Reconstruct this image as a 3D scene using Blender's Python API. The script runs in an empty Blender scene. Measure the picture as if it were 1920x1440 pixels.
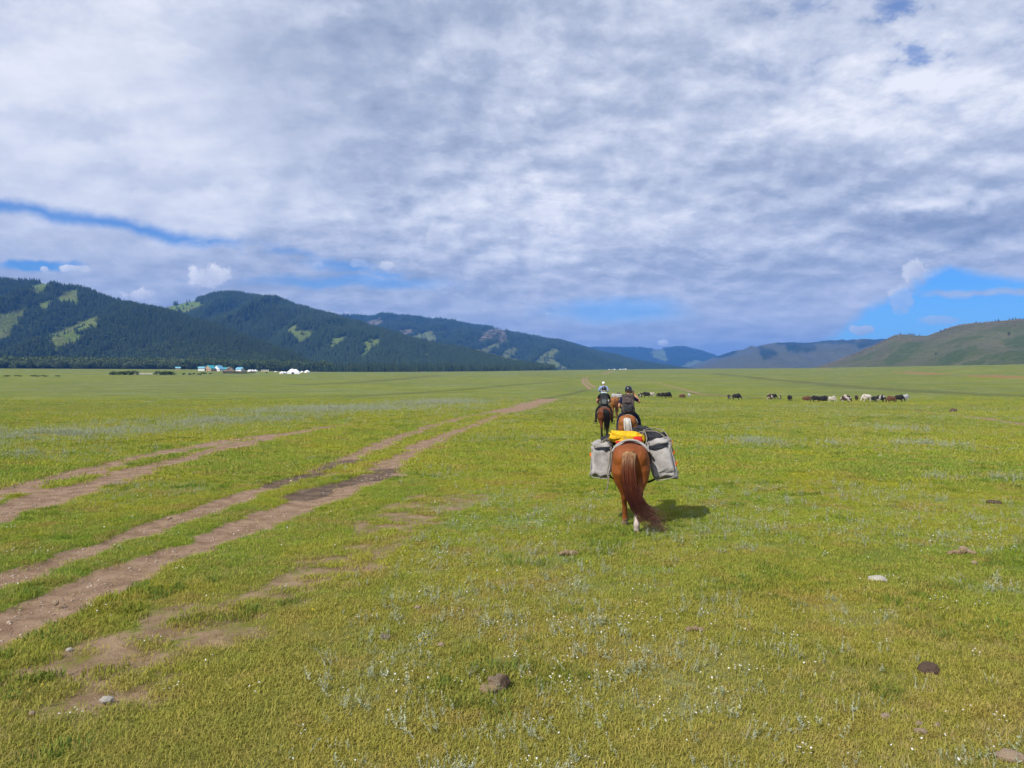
import bpy, bmesh, math, random
import numpy as np
from mathutils import Vector, Matrix, Euler

random.seed(7)
rng = np.random.default_rng(7)
SC = bpy.context.scene
COL = SC.collection
R = math.radians

# ---------------------------------------------------------------- camera
F, CX, HY, H = 1450.0, 960.0, 727.0, 2.17      # focal length / eye level in photo pixels, eye height in metres
cam_d = bpy.data.cameras.new('camera')
cam_d.sensor_width = 36.0
cam_d.lens = 36.0 * F / 1920.0
cam_d.shift_y = 7.0 / 1920.0
cam_d.clip_start, cam_d.clip_end = 0.1, 60000
cam = bpy.data.objects.new('camera', cam_d)
cam.location = (0, 0, H)
cam.rotation_euler = (R(90), 0, 0)
COL.objects.link(cam)
SC.camera = cam

SC.view_settings.view_transform = 'Standard'
SC.view_settings.look = 'None'
SC.view_settings.gamma = 1.0
SC.view_settings.exposure = 0.18
SC.cycles.use_denoising = True
SC.cycles.max_bounces = 5
SC.cycles.diffuse_bounces = 1
SC.cycles.glossy_bounces = 2
SC.cycles.transmission_bounces = 4
SC.cycles.transparent_max_bounces = 6
SC.cycles.volume_bounces = 0
SC.cycles.use_adaptive_sampling = True
SC.cycles.adaptive_threshold = 0.02
SC.cycles.sample_clamp_indirect = 4.0

# ---------------------------------------------------------------- sun
SUNV = Vector((-0.70, -0.95, 1.0)).normalized()          # towards the sun
sun_d = bpy.data.lights.new('sun', 'SUN')
sun_d.energy = 5.0
sun_d.angle = R(0.6)
sun_d.color = (1.0, 0.95, 0.87)
sun = bpy.data.objects.new('sun', sun_d)
sun.rotation_euler = (-SUNV).to_track_quat('-Z', 'Y').to_euler()
sun.location = (-30, -40, 60)
COL.objects.link(sun)


# ---------------------------------------------------------------- node helper
class G:
    """small helper for node graphs"""
    def __init__(self, nt):
        self.nt = nt
        nt.nodes.clear()

    def n(self, t, **kw):
        nd = self.nt.nodes.new(t)
        for k, v in kw.items():
            setattr(nd, k, v)
        return nd

    def set(self, sock, v):
        if hasattr(v, 'is_output') or isinstance(v, bpy.types.NodeSocket):
            self.nt.links.new(v, sock)
        elif v is not None:
            if isinstance(v, (tuple, list)) and len(v) == 3 and sock.type == 'RGBA':
                v = (*v, 1.0)
            sock.default_value = v

    def m(self, op, a, b=None, c=None, clamp=False):
        nd = self.n('ShaderNodeMath', operation=op, use_clamp=clamp)
        self.set(nd.inputs[0], a)
        if b is not None:
            self.set(nd.inputs[1], b)
        if c is not None:
            self.set(nd.inputs[2], c)
        return nd.outputs[0]

    def add(self, a, b): return self.m('ADD', a, b)
    def sub(self, a, b): return self.m('SUBTRACT', a, b)
    def mul(self, a, b): return self.m('MULTIPLY', a, b)
    def clamp(self, a): return self.m('ADD', a, 0.0, clamp=True)

    def ss(self, v, lo, hi, a=0.0, b=1.0):
        nd = self.n('ShaderNodeMapRange', interpolation_type='SMOOTHSTEP')
        for i, x in enumerate((v, lo, hi, a, b)):
            self.set(nd.inputs[i], x)
        return nd.outputs[0]

    def lin(self, v, lo, hi, a=0.0, b=1.0):
        nd = self.n('ShaderNodeMapRange')
        for i, x in enumerate((v, lo, hi, a, b)):
            self.set(nd.inputs[i], x)
        return nd.outputs[0]

    def mix(self, f, a, b, mode='MIX'):
        nd = self.n('ShaderNodeMix', data_type='RGBA', blend_type=mode)
        self.set(nd.inputs['Factor'], f)
        self.set(nd.inputs[6], a)
        self.set(nd.inputs[7], b)
        return nd.outputs[2]

    def noise(self, vec, scale, detail=4, rough=0.55, dist=0.0, dim='3D'):
        nd = self.n('ShaderNodeTexNoise', noise_dimensions=dim)
        if vec is not None:
            self.set(nd.inputs['Vector'], vec)
        nd.inputs['Scale'].default_value = scale
        nd.inputs['Detail'].default_value = detail
        nd.inputs['Roughness'].default_value = rough
        nd.inputs['Distortion'].default_value = dist
        return nd.outputs[0]

    def xyz(self, v):
        nd = self.n('ShaderNodeSeparateXYZ')
        self.set(nd.inputs[0], v)
        return nd.outputs

    def vec(self, x, y, z=0.0):
        nd = self.n('ShaderNodeCombineXYZ')
        for i, q in enumerate((x, y, z)):
            self.set(nd.inputs[i], q)
        return nd.outputs[0]

    def vm(self, op, a, b):
        nd = self.n('ShaderNodeVectorMath', operation=op)
        self.set(nd.inputs[0], a)
        self.set(nd.inputs[1], b)
        return nd.outputs[0]

    def attr(self, name, kind='GEOMETRY', out='Fac'):
        nd = self.n('ShaderNodeAttribute', attribute_name=name, attribute_type=kind)
        return nd.outputs[out]

    def pos(self):
        return self.n('ShaderNodeNewGeometry').outputs['Position']

    def bsdf(self, col, rough=0.9, spec=0.2, normal=None, **kw):
        nd = self.n('ShaderNodeBsdfPrincipled')
        self.set(nd.inputs['Base Color'], col)
        self.set(nd.inputs['Roughness'], rough)
        self.set(nd.inputs['Specular IOR Level'], spec)
        if normal is not None:
            self.set(nd.inputs['Normal'], normal)
        for k, v in kw.items():
            self.set(nd.inputs[k], v)
        return nd.outputs[0]

    def bump(self, h, strength=0.4, dist=0.05):
        nd = self.n('ShaderNodeBump')
        nd.inputs['Strength'].default_value = strength
        nd.inputs['Distance'].default_value = dist
        self.set(nd.inputs['Height'], h)
        return nd.outputs[0]

    def out(self, sh, vol=None):
        o = self.n('ShaderNodeOutputMaterial')
        if sh is not None:
            self.set(o.inputs['Surface'], sh)
        if vol is not None:
            self.set(o.inputs['Volume'], vol)


def new_mat(name):
    m = bpy.data.materials.new(name)
    m.use_nodes = True
    return m, G(m.node_tree)


# ---------------------------------------------------------------- world: Nishita sky under a broken altocumulus sheet
world = bpy.data.worlds.new('World')
SC.world = world
world.use_nodes = True
world.cycles.sampling_method = 'NONE'
g = G(world.node_tree)
sky = g.n('ShaderNodeTexSky', sky_type='NISHITA')
sky.sun_disc = False
sky.sun_elevation = math.asin(SUNV.z)
sky.sun_rotation = math.atan2(SUNV.x, SUNV.y)
sky.altitude = 1500
sky.air_density = 1.0
sky.dust_density = 0.2
sky.ozone_density = 2.5
hs = g.n('ShaderNodeHueSaturation')
hs.inputs['Saturation'].default_value = 1.35
g.set(hs.inputs['Color'], sky.outputs[0])
D = g.n('ShaderNodeTexCoord').outputs['Generated']
dx, dy, dz = g.xyz(D)
# cloud sheet: direction -> point on a flat layer (slightly curved at the horizon)
zz = g.add(g.m('MAXIMUM', dz, 0.0), 0.27)
P = g.vec(g.m('DIVIDE', dx, zz), g.m('DIVIDE', dy, zz), 0.0)
nbig = g.noise(P, 0.8, 4, 0.55, 0.4)
nmid = g.noise(P, 7.0, 7, 0.62, 0.1)
P2 = g.vm('ADD', P, (0.03, 0.045, 0.0))
nmid2 = g.noise(P2, 7.0, 5, 0.62, 0.1)
relief = g.sub(nmid, nmid2)
PS = g.vm('MULTIPLY', P, (0.9, 1.5, 1.0))
nstr = g.noise(PS, 2.2, 7, 0.66, 0.1)
hzn = g.ss(dz, 0.0, 0.20, 0.35, 1.0)      # detail melts into the haze near the horizon
# forward half of the sky, tangent-plane coordinates (photo pixels / 1000)
yy = g.m('MAXIMUM', dy, 0.06)
X0 = g.add(g.mul(g.m('DIVIDE', dx, yy), F / 1000), CX / 1000)
Y0 = g.sub(HY / 1000, g.mul(g.m('DIVIDE', dz, yy), F / 1000))
fwd = g.ss(dy, 0.15, 0.45)
XY = g.vec(X0, Y0, 0.0)
wb = g.noise(XY, 7.0, 4, 0.6)
wb2 = g.noise(g.vm('ADD', XY, (3.7, 1.3, 0.5)), 5.0, 4, 0.6)
X = g.add(X0, g.mul(g.sub(wb2, 0.5), 0.16))
Y = g.add(Y0, g.mul(g.sub(wb, 0.5), 0.05))
Yb = g.add(Y0, g.mul(g.sub(wb, 0.5), 0.14))


def ell(x, y, cx, cy, rx, ry, soft=1.0):
    a = g.m('DIVIDE', g.sub(x, cx), rx)
    b = g.m('DIVIDE', g.sub(y, cy), ry)
    d = g.m('SQRT', g.add(g.mul(a, a), g.mul(b, b)))
    return g.ss(d, 1.0 + soft * 0.5, 1.0 - soft * 0.5)


def band(x, y, x0, y0, slope, half, soft):
    d = g.m('ABSOLUTE', g.sub(y, g.add(y0, g.mul(g.sub(x, x0), slope))))
    return g.ss(d, half + soft, max(half - soft, 0.0))


# brightness of the sheet
soft = g.sub(1.0, g.mul(g.mul(ell(X, Yb, 0.20, 0.24, 0.42, 0.26, 1.2), fwd), 0.75))     # smooth veil on the left
t = g.mul(g.sub(nbig, 0.5), 0.65)
t = g.add(t, g.mul(g.mul(g.sub(g.ss(nmid, 0.34, 0.66), 0.5), 0.22), soft))
t = g.add(t, g.mul(g.mul(relief, 0.9), soft))
t = g.add(t, g.mul(g.sub(nstr, 0.5), 0.65))
t = g.add(g.mul(t, hzn), 0.60)
for cx, cy, rx, ry, amp, soft in (
        (0.20, 0.20, 0.38, 0.28, 0.30, 1.3), (0.52, 0.40, 0.16, 0.08, 0.22, 1.4),
        (0.62, 0.20, 0.20, 0.30, -0.22, 1.4), (0.95, 0.10, 0.5, 0.14, -0.10, 1.5),
        (1.80, 0.415, 0.22, 0.034, -0.42, 1.3), (1.76, 0.375, 0.15, 0.022, 0.30, 1.5),
        (1.70, 0.19, 0.24, 0.08, 0.32, 1.5), (1.45, 0.33, 0.3, 0.035, -0.18, 1.5), (1.1, 0.40, 0.3, 0.06, 0.14, 1.5),
        (1.25, 0.51, 0.35, 0.03, -0.15, 1.5), (0.17, 0.228, 0.15, 0.03, -0.20, 1.3), (0.30, 0.33, 0.16, 0.022, -0.18, 1.4),
        (1.1, 0.66, 1.3, 0.05, -0.14, 1.6), (0.20, 0.54, 0.6, 0.09, -0.20, 1.4)):
    t = g.add(t, g.mul(g.mul(ell(X, Yb, cx, cy, rx, ry, soft), amp), fwd))
t = g.clamp(t)
ramp = g.n('ShaderNodeValToRGB')
g.set(ramp.inputs[0], t)
e = ramp.color_ramp.elements
e[0].position, e[0].color = 0.0, (0.265, 0.32, 0.445, 1)
e[1].position, e[1].color = 1.0, (0.86, 0.87, 0.92, 1)
q = ramp.color_ramp.elements.new(0.38); q.color = (0.415, 0.468, 0.595, 1)
q = ramp.color_ramp.elements.new(0.68); q.color = (0.60, 0.64, 0.75, 1)
cloud_col = ramp.outputs[0]

# gaps of blue
gap = g.mul(band(X, Y, 0.0, 0.385, 0.172, 0.009, 0.013), g.ss(X0, 0.86, 0.74))
gap = g.mul(g.mul(gap, g.ss(nstr, 0.34, 0.54)), 0.85)
g1b = g.mul(ell(X, Y, 0.07, 0.497, 0.07, 0.010, 1.0), 0.9)
gap = g.m('MAXIMUM', gap, g1b)
edge_a = g.sub(Y, g.sub(0.612, g.mul(g.sub(X, 1.57), 0.555)))
edge_b = g.sub(Y, g.add(0.488, g.mul(g.sub(X, 1.78), 0.25)))
tri = g.mul(g.ss(edge_a, -0.008, 0.022), g.ss(edge_b, -0.008, 0.018))
strip = g.mul(band(X, Y, 1.8, 0.549, 0.01, 0.004, 0.006), g.ss(X0, 1.70, 1.78))
tri = g.mul(tri, g.sub(1.0, g.mul(strip, 0.8)))
gap = g.m('MAXIMUM', gap, g.mul(tri, 0.97))
gap = g.m('MAXIMUM', gap, g.mul(ell(X, Y, 1.14, 0.583, 0.11, 0.022, 1.3), 0.62))
gap = g.m('MAXIMUM', gap, g.mul(ell(X, Y, 0.66, 0.527, 0.16, 0.012, 1.3), 0.6))
gap = g.mul(gap, fwd)
# broken holes high on the right and out of view
holes = g.mul(g.ss(nmid, 0.47, 0.37), g.ss(nstr, 0.60, 0.46))
hmask = g.m('MAXIMUM', g.mul(ell(X, Y, 1.74, 0.06, 0.28, 0.11, 1.3), 1.0), g.mul(g.sub(1.0, fwd), 0.6))
gap = g.m('MAXIMUM', gap, g.mul(g.mul(holes, hmask), 0.6))
cover = g.sub(1.0, gap)

# small cumulus below the sheet
puff_n = g.noise(XY, 38.0, 4, 0.6)
for cx, cy, rx, ry, amt in ((0.392, 0.520, 0.046, 0.026, 1.0), (0.262, 0.552, 0.032, 0.013, 1.0), (0.142, 0.503, 0.036, 0.008, .9),
                            (0.083, 0.505, 0.012, 0.007, .9), (1.245, 0.643, 0.011, 0.006, 1.0), (1.615, 0.619, 0.030, 0.011, .8),
                            (1.715, 0.505, 0.026, 0.024, .8), (1.690, 0.560, 0.028, 0.030, .55), (0.670, 0.492, 0.022, 0.011, .6),
                            (0.725, 0.500, 0.016, 0.010, .6), (0.815, 0.440, 0.018, 0.026, .45), (1.030, 0.589, 0.009, 0.005, .7),
                            (0.63, 0.588, 0.03, 0.006, .4), (0.595, 0.497, 0.014, 0.008, .6), (1.76, 0.60, 0.05, 0.010, .5)):
    a = g.m('DIVIDE', g.sub(X0, cx), rx)
    b = g.m('DIVIDE', g.sub(Y0, cy), ry)
    d = g.m('SQRT', g.add(g.mul(a, a), g.mul(b, b)))
    d = g.add(d, g.mul(g.sub(puff_n, 0.5), 2.0))
    mk = g.mul(g.mul(g.ss(d, 1.02, 0.66), amt), fwd)
    lit = g.add(g.add(g.mul(b, -0.32), g.mul(a, -0.16)), g.add(0.60, g.mul(g.sub(puff_n, 0.5), -1.1)))
    pc = g.mix(g.clamp(lit), (0.40, 0.45, 0.60), (0.93, 0.92, 0.93))
    cloud_col = g.mix(mk, cloud_col, pc)
    cover = g.m('MAXIMUM', cover, mk)
bg1 = g.n('ShaderNodeBackground'); g.set(bg1.inputs[0], g.mix(1.0, hs.outputs[0], (0.50, 0.76, 1.02), 'MULTIPLY')); bg1.inputs[1].default_value = 0.12
bg2 = g.n('ShaderNodeBackground'); g.set(bg2.inputs[0], cloud_col); bg2.inputs[1].default_value = 1.0
mx = g.n('ShaderNodeMixShader')
g.set(mx.inputs[0], cover)
g.nt.links.new(bg1.outputs[0], mx.inputs[1])
g.nt.links.new(bg2.outputs[0], mx.inputs[2])
wo = g.n('ShaderNodeOutputWorld')
g.nt.links.new(mx.outputs[0], wo.inputs[0])


# ---------------------------------------------------------------- tags and mesh helpers
def tag(o, label=None, cat=None, group=None, kind=None):
    if label: o['label'] = label
    if cat: o['category'] = cat
    if group: o['group'] = group
    if kind: o['kind'] = kind
    return o


def link(name, me, parent=None, mat=None):
    o = bpy.data.objects.new(name, me)
    COL.objects.link(o)
    if mat is not None and me is not None:
        if not me.materials:
            me.materials.append(mat)
    if parent is not None:
        o.parent = parent
    return o


def empty(name, loc=(0, 0, 0), rz=0.0):
    o = bpy.data.objects.new(name, None)
    COL.objects.link(o)
    o.location = loc
    o.rotation_euler = (0, 0, rz)
    o.empty_display_size = 0.2
    return o


def copy_tree(o, parent=None):
    c = o.copy()
    COL.objects.link(c)
    c.parent = parent
    for ch in list(o.children):
        copy_tree(ch, c)
    return c


def pydata(name, v, f, smooth=False):
    me = bpy.data.meshes.new(name)
    me.from_pydata([tuple(map(float, p)) for p in v], [], [tuple(map(int, q)) for q in f])
    me.update()
    if smooth:
        me.polygons.foreach_set('use_smooth', [True] * len(me.polygons))
    return me


def grid_mesh(name, xyz, smooth=True, closed_u=False):
    """xyz: (nu, nv, 3) array -> quad mesh (fast path)"""
    nu, nv = xyz.shape[:2]
    idx = np.arange(nu * nv).reshape(nu, nv)
    if closed_u:
        idx = np.vstack([idx, idx[:1]])
    q = np.stack([idx[:-1, :-1], idx[1:, :-1], idx[1:, 1:], idx[:-1, 1:]], -1).reshape(-1, 4)
    return raw_mesh(name, xyz.reshape(-1, 3), q, smooth)


def raw_mesh(name, verts, faces, smooth=True):
    faces = np.asarray(faces, np.int32)
    k = faces.shape[1]
    me = bpy.data.meshes.new(name)
    me.vertices.add(len(verts))
    me.vertices.foreach_set('co', np.asarray(verts, np.float32).ravel())
    me.loops.add(faces.size)
    me.loops.foreach_set('vertex_index', faces.ravel())
    me.polygons.add(len(faces))
    me.polygons.foreach_set('loop_start', np.arange(0, faces.size, k, dtype=np.int32))
    me.polygons.foreach_set('use_smooth', np.full(len(faces), smooth, bool))
    me.update(calc_edges=True)
    return me


def fattr(me, name, vals):
    a = me.attributes.new(name, 'FLOAT', 'POINT')
    a.data.foreach_set('value', np.asarray(vals, np.float32).ravel())


def cattr(me, name, cols):
    a = me.attributes.new(name, 'FLOAT_COLOR', 'POINT')
    cols = np.asarray(cols, np.float32)
    if cols.shape[1] == 3:
        cols = np.hstack([cols, np.ones((len(cols), 1), np.float32)])
    a.data.foreach_set('color', cols.ravel())


def mesh_co(me):
    a = np.empty(len(me.vertices) * 3, np.float32)
    me.vertices.foreach_get('co', a)
    return a.reshape(-1, 3)


# ---------------------------------------------------------------- numpy noise
def _hash(ix, iy, seed):
    n = (ix.astype(np.int64) * 374761393 + iy.astype(np.int64) * 668265263 + seed * 144269504) & 0x7fffffff
    n = ((n ^ (n >> 13)) * 1274126177) & 0x7fffffff
    return ((n ^ (n >> 16)) & 0xffff) / 65535.0


def vnoise(x, y, seed=0):
    ix, iy = np.floor(x), np.floor(y)
    fx, fy = x - ix, y - iy
    fx = fx * fx * (3 - 2 * fx); fy = fy * fy * (3 - 2 * fy)
    a = _hash(ix, iy, seed); b = _hash(ix + 1, iy, seed)
    c = _hash(ix, iy + 1, seed); d = _hash(ix + 1, iy + 1, seed)
    return (a * (1 - fx) + b * fx) * (1 - fy) + (c * (1 - fx) + d * fx) * fy


def fbm(x, y, octv=4, seed=0, rough=0.5):
    s = 0.0; amp = 1.0; tot = 0.0
    for i in range(octv):
        s = s + amp * vnoise(x * 2 ** i + 17.3 * i, y * 2 ** i - 9.1 * i, seed + i)
        tot += amp; amp *= rough
    return s / tot


def sstep(v, lo, hi):
    t_ = np.clip((v - lo) / (hi - lo), 0, 1)
    return t_ * t_ * (3 - 2 * t_)


# ---------------------------------------------------------------- ground height
EDGE_PX = np.array([-1500, 0, 350, 450, 560, 700, 900, 1000, 1280, 1500, 1700, 1920, 3400.])
EDGE_Y = np.array([690, 690.5, 692, 694, 696.5, 697, 696, 694.5, 691, 690, 686.5, 682.5, 672.])
EDGE_D = np.array([1100, 1100, 1100, 1100, 1100, 1120, 1250, 1400, 1750, 1400, 1000, 850, 850.])


def ground_z(x, y):
    x = np.asarray(x, float); y = np.asarray(y, float)
    d = np.hypot(x, y)
    az = np.arctan2(x, y)
    px = CX + F * np.tan(np.clip(az, -1.05, 1.05))
    ye = np.interp(px, EDGE_PX, EDGE_Y)
    de = np.interp(px, EDGE_PX, EDGE_D)
    wfac = np.sqrt(1 + ((np.clip(px, -1500, 3400) - CX) / F) ** 2)
    ze = H + (HY - ye) / F * de / wfac * 1.0
    gsoft = 28.0 * np.logaddexp(0, (d - 165.0) / 28.0)
    ge = 28.0 * np.logaddexp(0, (de - 165.0) / 28.0)
    z = gsoft * ze / ge
    back = np.clip((np.abs(az) - 1.2) / 0.8, 0, 1)
    z = z * (1 - 0.8 * back)
    # level off beyond the edge of the plain
    cap = ze * (1 - 0.8 * back)
    k = 0.5
    z = np.minimum(z, cap) - k * np.log1p(np.exp(-np.abs(z - cap) / k)) * sstep(d, de * .7, de * .9)
    z = z - sstep(d, de * 1.02, de * 1.5) * 3.0
    # undulation
    near = (fbm(x / 3.1, y / 3.1, 3, 3) - 0.5) * 0.06 + (fbm(x / 23, y / 23, 2, 5) - 0.5) * 0.12
    near = near + 0.36 * np.exp(-0.5 * (((x - 6.5) / 14) ** 2 + ((y - 58) / 12) ** 2))
    far = (fbm(x / 140, y / 140, 3, 9) - 0.5) * 2.4 * sstep(d, 160, 420)
    return z + near + far * (1 - sstep(d, de * .6, de * .9)) - GZ0


GZ0 = 0.0
GZ0 = float(ground_z(np.array([1.8]), np.array([12.0]))[0])


def ray_ground(px, py, far=2500):
    """photo pixel -> point where its ray meets the ground"""
    t_ = np.geomspace(3.0, far, 6000)
    u = (px - CX) / F
    gz = ground_z(u * t_, t_)
    rz = H + t_ * (HY - py) / F
    below = np.nonzero(rz <= gz)[0]
    i = below[0] if len(below) else len(t_) - 1
    if i > 0:
        a0, a1 = rz[i - 1] - gz[i - 1], rz[i] - gz[i]
        w = a0 / (a0 - a1) if a0 != a1 else 0.5
        tt = t_[i - 1] + (t_[i] - t_[i - 1]) * min(max(w, 0), 1)
    else:
        tt = t_[0]
    return np.array([u * tt, tt, float(ground_z(u * tt, tt))])


def at_dist(px, dist):
    """point on the ground in the direction of a pixel column at a given depth"""
    x = (px - CX) / F * dist
    return np.array([x, dist, float(ground_z(x, dist))])


# ---------------------------------------------------------------- tracks (pixel polylines -> world polylines)
TR = []   # (points Nx2, half width, kind, strength)


def track(pts, width, kind='dirt', s=1.0):
    w = np.array([ray_ground(*p)[:2] for p in pts])
    out = []
    for i in range(len(w) - 1):          # subdivide (Catmull-Rom)
        p0, p1, p2, p3 = w[max(i - 1, 0)], w[i], w[i + 1], w[min(i + 2, len(w) - 1)]
        for k in range(4):
            t_ = k / 4
            out.append(0.5 * ((2 * p1) + (-p0 + p2) * t_ + (2 * p0 - 5 * p1 + 4 * p2 - p3) * t_ ** 2 + (-p0 + 3 * p1 - 3 * p2 + p3) * t_ ** 3))
    out.append(w[-1])
    TR.append((np.array(out), width / 2, kind, s))


RUT_A = [(-200, 1150), (0, 1087), (100, 1052), (180, 1027), (320, 975), (400, 952), (480, 920), (600, 882), (690, 845), (760, 815), (850, 787), (950, 770)]
RUT_B = [(-250, 1270), (0, 1175), (100, 1130), (200, 1085), (300, 1045), (400, 1010), (500, 970), (575, 940), (650, 915), (720, 885), (750, 860), (820, 822), (890, 797), (950, 773)]
track(RUT_A, 0.66)
track(RUT_B, 0.86)
track(RUT_A[7:], 0.95, 'dirt', 0.95)
track(RUT_B[8:], 1.0, 'dirt', 0.95)
track([(510, 908), (600, 884), (660, 862)], 0.8, 'mud', 0.9)
track([(560, 930), (640, 905), (700, 893), (730, 878)], 0.8, 'mud', 0.8)
track([(600, 893), (660, 885), (715, 868)], 0.7, 'worn', 0.9)
track([(-150, 965), (0, 922), (150, 885), (300, 850), (450, 822), (575, 807), (650, 796)], 1.1, 'dirt', 0.95)
track([(-150, 1010), (0, 957), (150, 912), (300, 870), (450, 832), (530, 815), (575, 808)], 1.22, 'dirt', 1.0)
track([(130, 1300), (250, 1222), (350, 1185), (450, 1135), (550, 1100), (600, 1065), (675, 1045), (750, 985), (850, 930)], 1.25, 'worn', 1.0)
track([(945, 772), (985, 762), (1010, 754), (1030, 748)], 4.0, 'dirt', 0.75)
track([(1000, 752), (1040, 744), (1075, 738), (1100, 731)], 2.0, 'dark', 0.8)
track([(1107, 729), (1098, 722), (1092, 714), (1093, 706)], 1.2, 'dirt', 0.95)
track([(1116, 726), (1106, 720), (1099, 713), (1101, 706)], 1.2, 'dirt', 0.95)
track([(1122, 701.5), (1138, 699.5), (1152, 696.5)], 6.0, 'dirt', 0.8)
track([(1194, 709), (1213, 713), (1250, 722), (1285, 731), (1320, 739), (1380, 744), (1440, 747)], 2.2, 'dirt', 0.62)
track([(1300, 737), (1440, 748), (1560, 757), (1650, 765), (1740, 773)], 4.0, 'dark', 0.75)
track([(1690, 768), (1740, 773), (1800, 779), (1920, 797), (2050, 820)], 0.9, 'dirt', 0.9)
track([(1790, 777), (1860, 785), (1990, 806)], 0.6, 'dirt', 0.7)
track([(1340, 700), (1450, 712), (1560, 722), (1700, 732), (1920, 742), (2100, 748)], 9.0, 'dark', 0.6)
track([(1680, 697.5), (1715, 699), (1760, 702)], 14.0, 'red', 0.9)
track([(1840, 704), (1920, 708), (2000, 712)], 16.0, 'red', 0.75)
track([(1535, 692.5), (1580, 693.5)], 10.0, 'dirt', 0.7)
track([(1305, 697), (1320, 701)], 4.0, 'dirt', 0.5)
track([(-200, 760), (0, 757), (300, 751), (640, 742), (880, 735)], 3.5, 'dark', 0.7)
track([(300, 766), (480, 757), (620, 748)], 0.8, 'dark', 0.6)
track([(640, 745), (800, 735), (960, 722), (1060, 715)], 5.0, 'dark', 0.6)
track([(560, 722), (700, 715), (830, 704)], 10.0, 'dark', 0.6)
track([(650, 795), (760, 772), (900, 757)], 0.7, 'worn', 0.8)


def seg_dist(x, y, pts):
    best = np.full(x.shape, 1e9)
    for a, b in zip(pts[:-1], pts[1:]):
        ab = b - a
        L2 = ab @ ab + 1e-9
        t_ = np.clip(((x - a[0]) * ab[0] + (y - a[1]) * ab[1]) / L2, 0, 1)
        best = np.minimum(best, np.hypot(x - a[0] - t_ * ab[0], y - a[1] - t_ * ab[1]))
    return best


def ground_masks(x, y):
    out = {k: np.zeros(x.shape) for k in ('dirt', 'worn', 'mud', 'dark', 'red')}
    d0 = np.hypot(x, y)
    wob = (fbm(x / 0.5, y / 0.5, 4, 21) - 0.5) + (fbm(x / 2.2, y / 2.2, 2, 31) - 0.5) * 0.9
    for pts, hw, kind, s in TR:
        lo, hi = pts.min(0) - hw * 3 - 1, pts.max(0) + hw * 3 + 1
        sel = (x > lo[0]) & (x < hi[0]) & (y > lo[1]) & (y < hi[1])
        if not sel.any():
            continue
        d = seg_dist(x[sel], y[sel], pts)
        soft = np.maximum(hw * 0.45, 0.004 * d0[sel])
        d = d + wob[sel] * hw * (1.3 if kind in ('worn', 'mud') else 1.1)
        m = s * (1 - sstep(d, hw - soft, hw + soft))
        out[kind][sel] = np.maximum(out[kind][sel], m)
    out['worn'] *= .45 + .55 * sstep(fbm(x / .6, y / .6, 4, 77), 0.36, 0.54)
    return out


SILVER_SPOTS = []      # patches of pale wormwood and white flowers (x, y, radius across, radius along, weight)
for px, py, rpx, rpy, w in ((120, 815, 260, 22, .9), (420, 790, 220, 12, .8), (620, 768, 200, 9, .8), (820, 755, 120, 7, .6), (60, 850, 120, 14, .6),
                            (1410, 830, 80, 12, 1.0), (1560, 832, 60, 9, .5), (1740, 835, 110, 12, .9), (1680, 805, 90, 7, .7), (1440, 925, 70, 28, 1.0),
                            (1450, 960, 50, 14, 1.0), (1770, 897, 50, 9, .9), (1880, 900, 60, 14, .7), (1585, 1010, 50, 14, .8), (1330, 940, 90, 30, .6),
                            (1700, 925, 100, 14, .6), (820, 885, 80, 20, .3), (1350, 1130, 120, 40, .5), (1200, 1080, 140, 50, .35), (1420, 1280, 120, 60, .5),
                            (1320, 1340, 160, 60, .6), (1600, 1150, 150, 40, .4), (1870, 1110, 90, 30, .5), (690, 1090, 60, 20, .4), (1200, 1420, 120, 40, .5), (1450, 1390, 160, 50, .6)):
    a = ray_ground(px, py)
    b = ray_ground(px, py - rpy); c = ray_ground(px, py + rpy)
    SILVER_SPOTS.append((a[0], a[1], rpx / F * a[1], max((b[1] - c[1]) / 2, .3), w))


def silver_mask(x, y):
    s = sstep(fbm(x / 4.0, y / 4.0, 4, 51), 0.52, 0.74) * 0.55
    s = s + sstep(fbm(x / 17.0, y / 9.0, 3, 57), 0.55, 0.75) * 0.35
    for cx, cy, rx, ry, w in SILVER_SPOTS:
        d = np.hypot((x - cx) / rx, (y - cy) / ry)
        s = np.maximum(s, w * (1 - sstep(d, 0.35, 1.25)) * (0.35 + 0.9 * fbm(x / 1.3, y / 1.3, 3, 61)))
    return np.clip(s, 0, 1)


# ---------------------------------------------------------------- the plain
def build_ground():
    fine = np.linspace(-0.74, 0.74, 620)
    coarse = np.linspace(0.74, 2 * math.pi - 0.74, 72)[1:-1]
    th = np.concatenate([fine, coarse])
    rr = np.concatenate([[0.02], np.geomspace(0.6, 450, 560), np.geomspace(465, 14000, 90)])
    T, Rr = np.meshgrid(th, rr, indexing='ij')
    x, y = Rr * np.sin(T), Rr * np.cos(T)
    z = ground_z(x, y)
    mk = ground_masks(x.ravel(), y.ravel())
    rut = np.maximum(mk['dirt'], np.maximum(mk['mud'], 0.4 * mk['worn'])).reshape(x.shape)
    z = z - rut * 0.05
    # clods and small relief close to the camera
    z = z + (fbm(x / 0.16, y / 0.16, 3, 101) - 0.5) * 0.022 * (1 - sstep(Rr, 12, 30)) * (1 - 0.5 * rut)
    me = grid_mesh('ground', np.stack([x, y, z], -1), True, True)
    for k, v in mk.items():
        fattr(me, k, v)
    fattr(me, 'silver', silver_mask(x.ravel(), y.ravel()))
    o = link('ground', me)
    tag(o, kind='structure')
    return o


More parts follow.
